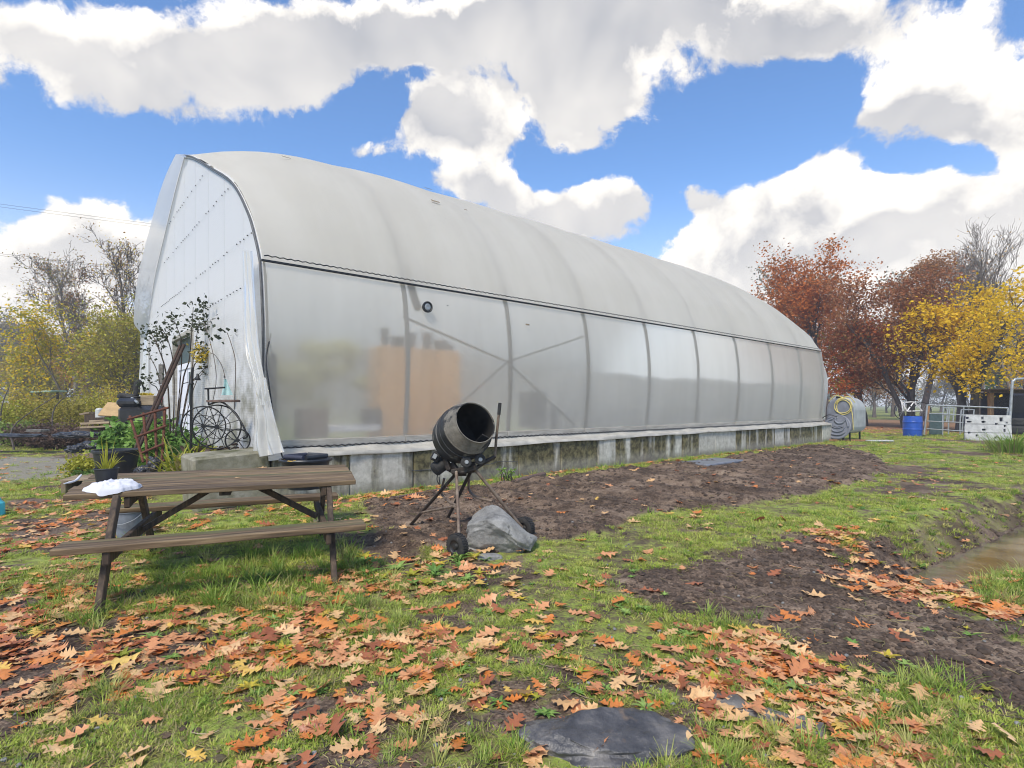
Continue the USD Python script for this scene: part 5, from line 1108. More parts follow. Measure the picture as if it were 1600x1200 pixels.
# ------------------------------------------------------------------ trees and shrubs
def unit(v): return v / (np.linalg.norm(v) + 1e-12)
def grow_tree(seed, h, trunk_r, crown_r, first=.25, stems=1, levels=4, kids=(7, 6, 5, 4), up=.35, spread=.9, twig=.006):
    """Limbs as (points, radii, level) and the tips where leaves sit."""
    r = np.random.default_rng(seed); limbs, tips = [], []
    def limb(p, d, L, r0, lvl):
        n = 6 if lvl == 0 else 4 if lvl < 3 else 3; pts = [p]; dd = d
        for i in range(n):
            dd = unit(dd + r.normal(0, .10 + .05 * lvl, 3) + np.array([0, 0, up * (.10 if lvl else .15)])); pts.append(pts[-1] + dd * L / n)
        pts = np.array(pts); end = max(r0 * (.30 if lvl < levels else .5), twig * .6); rad = np.linspace(r0, end, n + 1); limbs.append((pts, rad, lvl))
        if lvl >= levels: tips.append(pts[-1]); tips.append(pts[len(pts) // 2]); return
        k = kids[min(lvl, len(kids) - 1)]
        for j in range(k):
            t = (first + (1 - first) * (j + r.uniform(.1, .9)) / k) if lvl == 0 else r.uniform(.25, 1.0)
            x = t * n; i = min(int(x), n - 1); q = pts[i] + (pts[i+1] - pts[i]) * (x - i); base = unit(pts[i+1] - pts[i])
            az = j * 2.4 + r.uniform(-.6, .6); side = unit(np.cross(base, [math.cos(az), math.sin(az), .3])); ang = r.uniform(.45, 1.0) * spread * (1.15 - .45 * t if lvl == 0 else 1)
            nd = unit(base * math.cos(ang) + side * math.sin(ang) + np.array([0, 0, up * .25]))
            if lvl == 0: LL = crown_r * r.uniform(.8, 1.15) * (1.0 - .45 * abs(t - .45))
            else: LL = L * r.uniform(.45, .72)
            limb(q, nd, LL, max(np.interp(x, np.arange(n + 1), rad) * r.uniform(.45, .65), twig), lvl + 1)
    for s in range(stems):
        a = s * 6.283 / max(stems, 1) + r.uniform(0, 1); lean = 0.0 if stems == 1 else r.uniform(.10, .30)
        limb(np.array([math.cos(a), math.sin(a), 0]) * trunk_r * (stems > 1) * .9, unit(np.array([math.cos(a) * lean, math.sin(a) * lean, 1])), h * r.uniform(.82, .95) if stems > 1 else h * .9, trunk_r * (.75 if stems > 1 else 1), 0)
    return limbs, np.array(tips)
def leaf_cards(pts, n, size, spread, seed, zs=1.0, droop=.3):
    """n small folded leaves scattered round the points."""
    r = np.random.default_rng(seed); c = pts[r.integers(0, len(pts), n)] + r.normal(0, spread, (n, 3)) * [1, 1, .75]
    a = r.normal(0, 1, (n, 3)); a[:, 2] = a[:, 2] * .6 - droop; a /= np.linalg.norm(a, axis=1, keepdims=True)
    b = np.cross(a, r.normal(0, 1, (n, 3))); b /= np.linalg.norm(b, axis=1, keepdims=True)
    s = size * r.uniform(.6, 1.3, (n, 1)); nn = np.cross(a, b)
    v = np.stack([c - a * s * .5, c + b * s * .34 + nn * s * .08, c + a * s * .55, c - b * s * .34 + nn * s * .08], 1).reshape(-1, 3)
    k = np.arange(n)[:, None] * 4
    return v, np.vstack([k + [0, 1, 2], k + [0, 2, 3]])
def tree(name, label, loc, seed, h, trunk_r, crown_r, bark, leaf=None, nleaf=0, lsize=.12, lspread=.25, group=None, extra=None, zmin=0.0, **kw):
    loc = np.asarray(loc, float); t = thing(name, label, 'tree', loc, group); limbs, tips = grow_tree(seed, h, trunk_r, crown_r, **kw)
    mb, tw = MB(), MB(); low = min(l for _, _, l in limbs)
    for pts, rad, lvl in limbs:
        if lvl == 0 and pts[0][2] < .01: pts = pts.copy(); pts[0][2] -= .15; rad = rad.copy(); rad[0] *= 1.3
        (mb if lvl < 3 else tw).tube(pts + loc, rad, 9 if lvl == 0 else 6 if lvl == 1 else 4 if lvl == 2 else 3, cap=False)
    mb.build('trunk', bark, t, smooth=True)
    if tw.n: tw.build('twigs', M['twig'] if bark is not M['bark_pale'] else M['bark_pale'], t)
    if leaf is not None and nleaf:
        tips = tips[tips[:, 2] > zmin]
        v, f = leaf_cards(tips, nleaf, lsize, lspread, seed + 50); MB().add(v + loc, f).build('crown', leaf, t)
        if extra:
            v, f = leaf_cards(tips, extra[1], lsize, lspread * 1.1, seed + 51); MB().add(v + loc, f).build('crown', extra[0], t)
    return t
def on(px, Y): return np.array([(px - CXP) / FPX * Y, Y, 0.0])
# right side
tree('red_tree', 'tall tree with rust red autumn leaves behind the oil tank', on(1300, 44), 3, 8.9, .32, 5.6, M['bark'], M['leaf_red'], 17000, .20, .36, first=.2, spread=1.1, extra=(M['leaf_brown'], 6000), kids=(13, 5, 4, 3), zmin=1.2)
tree('red_tree', 'smaller reddish tree with drooping leaves just right of the oil tank', on(1352, 37), 8, 5.2, .16, 2.7, M['bark'], M['leaf_red'], 8500, .17, .30, first=.14, extra=(M['leaf_olive'], 1500), kids=(9, 5, 4, 3), zmin=1.0)
tree('dark_red_tree', 'dark brown red tree with several trunks behind the blue barrel', on(1420, 34), 5, 8.8, .22, 2.6, M['bark'], M['leaf_darkred'], 12000, .16, .30, stems=3, first=.2, extra=(M['leaf_brown'], 5000), kids=(9, 5, 4, 3), zmin=1.6)
tree('brown_tree', 'russet brown tree rising behind the dark red tree', on(1442, 48), 9, 12.6, .28, 3.7, M['bark'], M['leaf_brown'], 14000, .17, .32, first=.3, kids=(10, 5, 4, 3), up=.6)
tree('yellow_tree', 'bright yellow tree with a dark forked trunk behind the gate', on(1512, 28.5), 14, 7.0, .30, 2.0, M['bark'], M['leaf_yellow'], 8000, .17, .26, stems=3, first=.2, kids=(8, 5, 4, 3), zmin=1.7, spread=1.05)
tree('yellow_tree', 'half bare yellow tree above the lattice shed at the right edge', on(1600, 34), 21, 7.6, .24, 2.6, M['bark'], M['leaf_orange'], 2000, .17, .32, first=.18, extra=(M['leaf_yellow'], 1500), kids=(9, 5, 4, 3), zmin=2.0)
tree('bare_tree', 'tall bare tree with upswept twigs behind the yellow trees', on(1530, 42), 17, 12.2, .24, 3.4, M['bark_pale'], M['leaf_orange'], 260, .14, .2, stems=3, first=.3, kids=(9, 6, 5, 3), up=1.1, spread=.62, twig=.011)
tree('bare_tree', 'second tall bare tree at the right edge behind the yellow trees', on(1592, 46), 27, 12.6, .22, 3.2, M['bark_pale'], M['leaf_orange'], 300, .14, .2, stems=2, first=.3, kids=(9, 6, 5, 3), up=1.1, spread=.65, twig=.011)
tree('orchard_tree', 'small far tree with spreading limbs beyond the lawn', on(1366, 62), 31, 3.6, .2, 2.6, M['bark'], M['leaf_brown'], 2600, .2, .35, first=.35, kids=(7, 4, 3, 3), zmin=1.2)
# left side
tree('bare_tree', 'thin leafed tree, taller left one of the bare pair at the left', on(118, 43), 41, 11.4, .18, 3.1, M['bark_pale'], M['leaf_brown'], 1500, .14, .3, first=.22, kids=(10, 6, 5, 3), up=.6, spread=.75, extra=(M['leaf_olive'], 900), twig=.018)
tree('bare_tree', 'bare rounded tree beside the far corner of the greenhouse', on(203, 41), 43, 12.4, .20, 3.0, M['bark'], M['leaf_brown'], 900, .14, .3, first=.3, kids=(10, 6, 5, 3), up=.6, spread=.8, extra=(M['leaf_orange'], 900), twig=.018)
tree('bare_tree', 'brownish thin tree between the two bare trees at the left', on(158, 48), 47, 11.6, .17, 2.6, M['bark'], M['leaf_brown'], 2600, .14, .3, first=.25, kids=(9, 6, 5, 3), up=.6, spread=.75, twig=.016)
tree('yellow_birch', 'leaning pale trunk tree with yellow leaves at the left', on(128, 31), 51, 5.4, .11, 2.2, M['bark_pale'], M['leaf_lime'], 4200, .15, .34, stems=2, first=.2, kids=(9, 5, 4, 3), extra=(M['leaf_yellow'], 3200), zmin=.6)
tree('yellow_birch', 'bushy yellow tree beside the drape of the far corner', on(200, 29), 53, 4.6, .12, 2.4, M['bark_pale'], M['leaf_olive'], 5000, .14, .34, stems=3, first=.1, kids=(9, 5, 4, 3), extra=(M['leaf_lime'], 4000), zmin=.3)
for k, (px, Y, h, cr, lf, lab) in enumerate([
    (20, 78, 11.5, 4.2, 'leaf_brown', 'hazy rounded tree at the far left of the tree line'), (-30, 70, 11, 4, 'leaf_misty', 'hazy tree cut off by the left edge of the view'), (62, 85, 11, 4.0, 'leaf_misty', 'grey hazy tree left of the bare trees'), (95, 60, 6.5, 3.2, 'leaf_orange', 'low orange brown tree below the bare trees'),
    (50, 56, 5.0, 3.0, 'leaf_olive', 'low olive tree in front of the hazy tree line'), (235, 70, 9, 4, 'leaf_olive', 'olive tree mostly hidden by the greenhouse corner'), (150, 95, 10, 5, 'leaf_misty', 'far grey tree seen between the yellow trees'),
    (1222, 62, 14.5, 4.5, 'leaf_misty', 'hazy tree peeping over the end of the greenhouse roof'), (1395, 66, 15.5, 4.5, 'leaf_misty', 'hazy tree seen between the red tree and the dark red tree'), (1620, 52, 8, 4.0, 'leaf_misty', 'grey green tree behind the lattice shed'), (1560, 60, 7, 4.5, 'leaf_green', 'dark green tree low behind the gate'), (1335, 120, 8, 6, 'leaf_misty', 'distant low tree beyond the lawn right of the tank'), (1400, 130, 8, 6, 'leaf_misty', 'distant low tree beyond the lawn behind the bicycle'), (1470, 110, 8, 6, 'leaf_misty', 'distant low tree behind the gate')]):
    tree('background_tree', lab, on(px, Y), 60 + k, h, .2, cr, M['bark'], M[lf], 4200, .30, .5, first=.14, kids=(9, 4, 3, 2), zmin=.4, levels=3)

rb = np.random.default_rng(404); belt = None
for k, px in enumerate(list(np.arange(-160, 260, 26)) + list(np.arange(1180, 1720, 30))):
    Y = rb.uniform(95, 150); loc = on(px + rb.uniform(-8, 8), Y); sc = rb.uniform(.75, 1.25) * (1.0 if px < 400 else .62)
    lab = ('far hazy tree of the tree line left of the greenhouse' if px < 400 else 'far hazy tree of the tree line behind the gate and barrel')
    grp = 'trees of the far tree line at the left' if px < 400 else 'trees of the far tree line at the right'
    if belt is None: belt = tree('tree_line_tree', lab, loc, 88, 9.5, .2, 4.2, M['bark'], M['leaf_misty'], 3200, .42, .6, group=grp, first=.08, kids=(9, 4, 3, 2), zmin=.3, levels=3)
    else: copy_of(belt, 'tree_line_tree', loc, (0, 0, rb.uniform(0, 360)), (sc * 1.1, sc * 1.1, sc), lab, 'tree', grp)

def shrub(name, label, loc, seed, size, leaf, nleaf, lsize, stems=14, cat='shrub', group=None, stem_mat=None, droop=.1):
    """A bush: thin stems fanned from the ground with leaves spread along them."""
    loc = np.asarray(loc, float); r = np.random.default_rng(seed); t = thing(name, label, cat, loc, group); mb = MB(); pts = []
    for k in range(stems):
        a = r.uniform(0, 6.283); e = r.uniform(.2, 1.0) ** .7; top = np.array([math.cos(a) * size[0] * e, math.sin(a) * size[1] * e, size[2] * (1.05 - .55 * e) * r.uniform(.75, 1.1)])
        c = curve([np.zeros(3) + r.normal(0, .06, 3) * [1, 1, 0], top * .5 + r.normal(0, .08, 3) * size[2] + [0, 0, .1 * size[2]], top], 7); mb.tube(c + loc, np.linspace(.012, .004, 7) * (.6 + size[2] * .4), 4, cap=False); pts.append(c[2:])
    mb.build('stems', stem_mat or M['twig'], t); pts = np.vstack(pts)
    v, f = leaf_cards(pts, nleaf, lsize, min(size) * .16, seed + 5, droop=droop); v[:, 2] = np.maximum(v[:, 2], .02); MB().add(v + loc, f).build('foliage', leaf, t); return t
rng = np.random.default_rng(77)
for k, (px, Y, sx, sz, lf, lab) in enumerate([
    (8, 20, 1.6, 1.5, 'leaf_lime', 'yellow green bramble bush at the left edge of the view'), (45, 22, 1.6, 1.7, 'leaf_olive', 'olive bramble bush left of the green roof'), (100, 20, 1.7, 1.5, 'leaf_olive', 'olive green bush right of the green roof'), (135, 24, 1.8, 1.8, 'leaf_olive', 'olive bush behind the timber heap'),
    (170, 22, 1.6, 1.7, 'leaf_lime', 'yellow green bush left of the black tractor'), (25, 18.5, 1.0, .9, 'leaf_green', 'low dark green bush at the left in front of the brambles'), (60, 18.0, 1.1, .8, 'leaf_dead', 'low brown dry bush behind the grey plank'), (90, 17.2, 1.0, .7, 'leaf_dead', 'low reddish bush in front of the olive bushes'), (112, 17.5, .9, .8, 'leaf_dead', 'low dry brown bush beside the timber heap'), (205, 27, 1.8, 2.2, 'leaf_olive', 'tall olive bush behind the black tractor'), (-40, 22, 1.8, 1.6, 'leaf_olive', 'bramble bush just outside the left edge'), (75, 30, 2.2, 1.9, 'leaf_olive', 'bushy growth behind the green roofed shelter')]):
    shrub('bush', lab, on(px, Y), 200 + k, (sx, sx * .7, sz * (1.32 if Y > 19 else 1.1)), M[lf], int(2200 * sx), .085, 26)
# plants in front of the end wall
shrub('perennial', 'grey green leafy perennial left of the rusty trellis', on(200, 11.2), 301, (.55, .5, 1.15), M['leaf_mid'], 1700, .13, 26, 'plant')
shrub('perennial', 'grey green leafy perennial behind the rusty trellis', on(240, 10.8), 302, (.55, .5, 1.2), M['leaf_mid'], 1900, .13, 28, 'plant')
shrub('perennial', 'grey green leafy perennial right of the rusty trellis', on(274, 10.4), 303, (.5, .45, 1.1), M['leaf_mid'], 1500, .12, 24, 'plant')
shrub('perennial', 'dark leafed plant beside the wheels of the wire tricycle', on(300, 9.6), 304, (.45, .4, .8), M['leaf_green'], 700, .15, 18, 'plant')
shrub('bush', 'rounded yellow green shrub left of the large black planter', on(138, 9.9), 305, (.42, .4, .62), M['leaf_lime'], 1500, .06, 30)
shrub('bush', 'low dark green shrub under the yellow green one', on(142, 9.5), 306, (.35, .3, .30), M['leaf_green'], 800, .05, 24)
ir = thing('iris_clump', 'clump of yellowing strap leaves left of the concrete block', 'plant', on(283, 8.6)); mb, mb2 = MB(), MB(); rng = np.random.default_rng(5)
for k in range(80):
    a = rng.uniform(0, 6.28); t = rng.uniform(.1, .9); strap_leaf(mb if k % 3 else mb2, on(283, 8.6) + [rng.normal(0, .12), rng.normal(0, .1), .25], (math.cos(a) * t, math.sin(a) * t, 1), rng.uniform(.4, .85), .04, rng.uniform(.2, 1.3), rng)
mb.build('leaves', M['leaf_lime'], ir, smooth=True); mb2.build('leaves', M['straw'], ir, smooth=True)
lt = thing('leaf_heap', 'heap of dry leaves and stalks under the wire tricycle', 'leaf heap', P(2.2, 9.2, .4)); v, f = leaf_cards(np.array([P(1.9 + rng.uniform(0, .5), 8.9 + rng.uniform(0, 1.6), .55) for _ in range(60)]), 500, .13, .1, 9); MB().add(v, f).build('leaves', M['leaf_dead'], lt)
v, f = leaf_cards(np.array([P(1.9 + rng.uniform(0, .5), 8.9 + rng.uniform(0, 1.6), .55) for _ in range(60)]), 160, .13, .1, 10); MB().add(v, f).build('leaves', M['leaf_lime'], lt)
# sparse leafy sapling in front of the door, lantern branches
sp_ = thing('potted_sapling', 'slender leafy sapling with thin bare stems in front of the greenhouse door', 'sapling', on(268, 10.6)); base = on(268, 10.6); mb = MB(); ends = []
YS = 10.6
for (pts, r0) in [([(268, 660), (285, 600), (296, 560), (302, 480)], .02), ([(268, 660), (262, 600), (246, 540), (232, 515)], .018), ([(268, 660), (272, 590), (262, 530), (248, 510)], .014), ([(268, 660), (300, 580), (322, 560), (318, 540)], .014), ([(268, 655), (250, 620), (236, 600), (228, 590)], .012), ([(268, 655), (284, 560), (276, 510), (268, 500)], .012), ([(268, 655), (250, 600), (236, 560), (228, 540)], .012), ([(268, 655), (305, 600), (325, 585), (322, 570)], .010), ([(268, 655), (296, 600), (308, 520), (312, 500)], .012), ([(296, 600), (330, 560), (324, 520), (312, 505)], .008), ([(262, 600), (254, 560), (252, 540), (262, 524)], .008), ([(285, 600), (310, 590), (330, 560), (328, 550)], .008)]:
    q = [at(x, y, YS + rng.uniform(-.3, .3)) for x, y in pts]
    if pts[0][1] > 650: q[0] = base + [0, 0, .02]
    c = curve(q, 14); mb.tube(c, np.linspace(r0, r0 * .3, 14), 5, cap=False); ends += [c[-1], c[-2], c[-3], c[-4]]
mb.build('stems', M['twig'], sp_, smooth=True); v, f = leaf_cards(np.array(ends), 620, .075, .13, 44, droop=.5); MB().add(v, f).build('leaves', M['leaf_shrub'], sp_)
v, f = leaf_cards(np.array([at(314, 548, YS), at(318, 552, YS), at(312, 556, YS)]), 140, .075, .10, 45); MB().add(v, f).build('leaves', M['leaf_olive'], sp_)
# stalks climbing the end wall right of the door
st = thing('vine_stalks', 'thin dark vine stalks climbing the end wall right of the door', 'vine', P(2.3, 12.2, .1)); mb = MB()
for pts in [[(330, 640), (338, 590), (330, 540), (318, 500), (318, 470)], [(352, 590), (346, 570), (336, 555), (330, 552)], [(366, 640), (368, 570), (362, 540), (355, 520)]]: mb.tube(curve([P(2.36, n_at(x, 2.36), 1.4 - (y - HZ) / FPX * (2.36 * .6508 + n_at(x, 2.36) * .7592)) for x, y in pts], 16), .006, 5)
mb.build('stems', M['twig'], st); tips = [P(2.34, n_at(x, 2.34), 1.4 - (y - HZ) / FPX * (2.34 * .6508 + n_at(x, 2.34) * .7592)) for x, y in [(318, 475), (322, 490), (334, 502), (338, 520), (352, 530), (358, 520), (312, 478), (326, 482)]]
v, f = leaf_cards(np.array(tips), 60, .09, .10, 46, droop=.8); MB().add(v, f).build('leaves', M['leaf_shrub'], st)
# bare sapling stalks among the brambles
for k, (x0, y0, x1, y1, Y, lab) in enumerate([(22, 665, 92, 615, 17, 'thin dark stalk leaning right among the brambles'), (84, 640, 118, 608, 19, 'dark stalk beside the green roof'), (2, 640, 16, 600, 19, 'thin stalk at the left edge among the brambles')]):
    solo(MB().tube(curve([at(x0, y0, Y) * [1, 1, 0], at(x0, y0, Y), at(x1, y1, Y)], 10), np.linspace(.03, .012, 10), 5), 'dead_stalk', M['bark'], lab, 'stalk')
# ornamental grass clump at the right
oc = thing('grass_clump', 'tall clump of ornamental grass at the right edge before the pale panel', 'grass clump', gnd(1588, 708)); mb, mb2 = MB(), MB(); rng = np.random.default_rng(8)
for k in range(420):
    a = rng.uniform(0, 6.28); rr_ = abs(rng.normal(0, .38)); t = rng.uniform(.1, .9); strap_leaf(mb if k % 4 else mb2, gnd(1588, 708) + [math.cos(a) * rr_ * 1.3, math.sin(a) * rr_, 0], (math.cos(a) * t, math.sin(a) * t, 1), rng.uniform(.4, .95), .022, rng.uniform(.2, 1.2), rng, 5)
mb.build('blades', M['grass_tall'], oc, smooth=True); mb2.build('blades', M['straw'], oc, smooth=True)
# weeds on the wall's foot by the mixer
shrub('weed', 'thin weed growing against the wall right of the mixer lever', gnd(792, 756), 330, (.16, .12, .5), M['leaf_mid'], 130, .05, 10, 'weed')

# ------------------------------------------------------------------ grass and fallen leaves
rng = np.random.default_rng(2024)
def blades(n, L, spread, seed, lean=.8, w=.006, seg=3):
    r = np.random.default_rng(seed); mb = MB()
    for k in range(n):
        a = r.uniform(0, 6.28); rad = spread * math.sqrt(r.uniform(0, 1)); t = r.uniform(.1, lean)
        base = np.array([math.cos(a + r.normal(0, .8)) * rad, math.sin(a + r.normal(0, .8)) * rad, -.01]); d = unit(np.array([math.cos(a) * t, math.sin(a) * t, 1])); h = unit(d * [1, 1, 0]); side = np.array([-h[1], h[0], 0]); LL = L * r.uniform(.5, 1.2); p = base; rows = []
        for i in range(seg + 1):
            q = i / seg; ww = w * (1 - .75 * q); rows.append([p - side * ww, p + side * ww]); dd = unit(d + h * .9 * q - np.array([0, 0, .9 * q * q * t])); p = p + dd * LL / seg
        mb.grid(np.array(rows))
    return mb.out()
def instancer(name, protos, pts, idx, rots, scales, label, cat, kind='stuff'):
    pi = UsdGeom.PointInstancer.Define(stage, '/World/' + name); paths = []
    for i, (m, mat) in enumerate(protos):
        p = '/World/%s/prototypes/%s_%03d' % (name, 'tuft', i); usdkit.mesh(stage, p, m, mat); paths.append(p)
    pi.CreatePrototypesRel().SetTargets([Sdf.Path(p) for p in paths]); pi.CreatePositionsAttr(Vt.Vec3fArray.FromNumpy(np.asarray(pts, np.float32))); pi.CreateProtoIndicesAttr(Vt.IntArray.FromNumpy(np.asarray(idx, np.int32)))
    pi.CreateOrientationsAttr(Vt.QuathArray([Gf.Quath(float(math.cos(a / 2)), 0.0, 0.0, float(math.sin(a / 2))) for a in rots])); pi.CreateScalesAttr(Vt.Vec3fArray.FromNumpy(np.repeat(np.asarray(scales, np.float32)[:, None], 3, 1)))
    tag(pi.GetPrim(), label, cat, None, kind)
def scatter(n, ymin, ymax, seed, power=1.0, margin=1.12):
    """Points on the ground in view, thinning with distance."""
    r = np.random.default_rng(seed); u = r.uniform(0, 1, n); Y = ymin * (ymax / ymin) ** (u ** power); X = r.uniform(-1, 1, n) * Y * (800 / FPX) * margin; return X, Y
ROCKS = [(*gnd(950, 1150)[:2], .40, .21), (-.14, 5.30, .38, .30), (*gnd(765, 872)[:2], .12, .08)]
PL0, PL1 = gnd(1085, 1088)[:2], gnd(1300, 1150)[:2]
def on_rock(X, Y):
    m = np.zeros(np.shape(X), bool)
    for (cx, cy, a, b) in ROCKS: m |= ((X - cx) / a) ** 2 + ((Y - cy) / b) ** 2 < 1
    e = PL1 - PL0; t = np.clip(((X - PL0[0]) * e[0] + (Y - PL0[1]) * e[1]) / (e @ e), 0, 1)
    return m | (np.hypot(X - PL0[0] - t * e[0], Y - PL0[1] - t * e[1]) < .07)
inside_house = lambda s, n: (n > 7.95) & (s > 1.3) & (s < S1 + .4) & (n < 2 * NC - 7.9)
X, Y = scatter(88000, 1.95, 30, 5, .92); Fg = ground_fields(X, Y)
tone = nz(X, Y, .9, 31); dens = np.clip(1.15 - 1.35 * Fg['soil'] - Fg['path'] - .8 * Fg['litter'], 0, 1) * np.clip(.16 + 2.6 * (nz(X, Y, 1.7, 33) - .36), .10, 1)
keep = (rng.uniform(0, 1, len(X)) < dens * np.interp(Y, [2, 5], [.68, 1])) & ~on_rock(X, Y) & ~inside_house(Fg['s'], Fg['n']) & ~((Fg['z'] < WATER_Z + .03) & (Fg['al'] > 1.5))
X, Y, z, tone = X[keep], Y[keep], Fg['z'][keep], tone[keep]
protos = [(blades(34, .040, .07, 1, 1.2, .0045), M['grass']), (blades(38, .032, .08, 2, 1.5, .0045), M['grass']), (blades(30, .048, .07, 3, 1.2, .004), M['grass']), (blades(24, .04, .08, 4, 1.6, .004), M['straw']), (blades(26, .06, .06, 5, 1.0, .005), M['grass_tall'])]
idx = np.where(rng.uniform(0, 1, len(X)) < .16 + .26 * (tone < .45), 3, np.where(rng.uniform(0, 1, len(X)) < .10, 4, rng.integers(0, 3, len(X))))
sc = rng.uniform(.55, 1.15, len(X)) * (1 + .09 * np.maximum(Y - 5, 0)) * np.interp(Y, [2, 5, 12], [.85, 1, 1.0])
instancer('grass', protos, np.stack([X, Y, z], 1), idx, rng.uniform(0, 6.28, len(X)), sc, 'short patchy green grass covering the lawn', 'grass')
# taller tufts: under the table, along the wall, on the ditch banks, here and there
def tufts(px0, px1, py0, py1, n, lo, hi): return [(*gnd(rng.uniform(px0, px1), rng.uniform(py0, py1))[:2], rng.uniform(lo, hi)) for _ in range(n)]
T = tufts(170, 560, 850, 960, 90, .5, 1.2) + tufts(250, 340, 900, 940, 30, .7, 1.2) + tufts(480, 560, 850, 900, 30, .7, 1.3) + tufts(230, 520, 790, 830, 50, .5, 1.0) + tufts(60, 170, 880, 980, 60, .5, 1.0) + tufts(500, 640, 880, 1000, 60, .5, 1.0) + tufts(30, 260, 1060, 1120, 40, .4, .8) + tufts(320, 460, 870, 950, 60, .8, 1.5) + tufts(1400, 1600, 760, 850, 60, .5, 1.0) + tufts(1530, 1620, 880, 950, 60, .6, 1.1) + tufts(-40, 120, 740, 800, 40, .5, .9) + tufts(1090, 1200, 960, 1010, 20, .5, .9) + tufts(1380, 1500, 1050, 1130, 30, .5, .9) + tufts(600, 1500, 1130, 1200, 80, .5, .9)
for k in range(170):
    s = rng.uniform(2.0, 22.5); q = P(s, 7.96 - abs(rng.normal(0, .12)), 0); T.append((q[0], q[1], rng.uniform(.5, 1.25)))
T = np.array(T); Ft = ground_fields(T[:, 0], T[:, 1]); ok = ~on_rock(T[:, 0], T[:, 1]) & ~inside_house(Ft['s'], Ft['n'] - .02) & ~((Ft['z'] < WATER_Z + .03) & (Ft['al'] > 1.5)); T, zt = T[ok], Ft['z'][ok]
protos = [(blades(34, .17, .07, 11, 1.0, .0045, 4), M['grass_tall']), (blades(26, .22, .06, 12, .9, .0055, 5), M['grass_tall']), (blades(30, .14, .09, 13, 1.2, .004, 4), M['grass']), (blades(20, .20, .07, 14, 1.2, .004, 4), M['straw'])]
instancer('tall_grass', protos, np.stack([T[:, 0], T[:, 1], zt], 1), rng.choice(4, len(T), p=[.36, .22, .27, .15]), rng.uniform(0, 6.28, len(T)), T[:, 2] * .72, 'taller grass tufts under the table and along the wall', 'grass tufts')
# broad leafed weeds
wd_ = []
for k in range(3):
    r = np.random.default_rng(90 + k); mb = MB()
    for j in range(9): a = j * .7 + r.uniform(-.2, .2); strap_leaf(mb, (0, 0, 0), (math.cos(a), math.sin(a), r.uniform(.4, 1.2)), r.uniform(.06, .12), .032, .7, r, 5)
    wd_.append((mb.out(), M['leaf_mid'] if k else M['leaf_lime']))
W = np.array(tufts(520, 760, 860, 920, 34, .6, 1.4) + tufts(100, 520, 880, 1090, 46, .4, .9) + tufts(400, 1100, 900, 1120, 70, .3, .7) + tufts(1050, 1560, 980, 1120, 30, .3, .8) + tufts(1200, 1500, 790, 860, 30, .5, 1.0)); Fw = ground_fields(W[:, 0], W[:, 1])
instancer('weeds', wd_, np.stack([W[:, 0], W[:, 1], Fw['z']], 1), rng.integers(0, 3, len(W)), rng.uniform(0, 6.28, len(W)), W[:, 2], 'small broad leafed weeds scattered in the grass', 'weeds')
# clods and crumbs of soil
def clod_proto(seed): m = trimesh.creation.icosphere(1); v = m.vertices * (1 + .5 * (meshkit.fbm(m.vertices * 1.8 + seed, 2, seed) - .5))[:, None] * [1, .8, .6]; return trimesh.Trimesh(v * .5, m.faces, process=False)
soilm = surf('soil_clod', [(.3, (.026, .017, .011)), (.7, (.095, .063, .042))], scale=20, rough=.85, bump=.5, bscale=80)
X, Y = scatter(52000, 1.95, 22, 15, .95); Fs = ground_fields(X, Y); pr = np.maximum(Fs['bed'], np.maximum(Fs['bare'], Fs['ditch'] * .6)) * np.clip(nz(X, Y, 1.4, 41) * 2.2 - .45, .05, 1)
kp = (rng.uniform(0, 1, len(X)) < pr) & ~inside_house(Fs['s'], Fs['n']) & (Fs['z'] > WATER_Z); X, Y, z = X[kp], Y[kp], Fs['z'][kp]
instancer('soil_clods', [(clod_proto(k), soilm) for k in range(4)], np.stack([X, Y, z], 1), rng.integers(0, 4, len(X)), rng.uniform(0, 6.28, len(X)), .012 + .055 * rng.uniform(0, 1, len(X)) ** 3 + .004 * np.maximum(Y - 4, 0), 'crumbs and clods of dark soil', 'soil clods')

# sticks, straws and pebbles
X, Y = scatter(5200, 1.95, 16, 35, .95); Fd = ground_fields(X, Y); kp = ~inside_house(Fd['s'], Fd['n']) & ~on_rock(X, Y) & (Fd['z'] > WATER_Z); X, Y, z = X[kp], Y[kp], Fd['z'][kp]
def stick(seed): r = np.random.default_rng(seed); p = np.array([[x, r.normal(0, .04), .02 + abs(r.normal(0, .03))] for x in np.linspace(-.5, .5, 5)]); return MB().tube(p, [.012, .02, .022, .018, .008], 4).out()
instancer('ground_debris', [(stick(1), M['twig']), (stick(2), M['straw']), (stick(3), M['board']), (trimesh.Trimesh(clod_proto(7).vertices * .22, clod_proto(7).faces, process=False), M['rock']), (trimesh.Trimesh(clod_proto(8).vertices * [.5, .5, .12], clod_proto(8).faces, process=False), M['leaf_dead'])], np.stack([X, Y, z + .006], 1), rng.choice(5, len(X), p=[.28, .3, .1, .12, .2]), rng.uniform(0, 6.28, len(X)), rng.uniform(.02, .13, len(X)), 'sticks, straws, small stones and leaf scraps on the ground', 'debris')

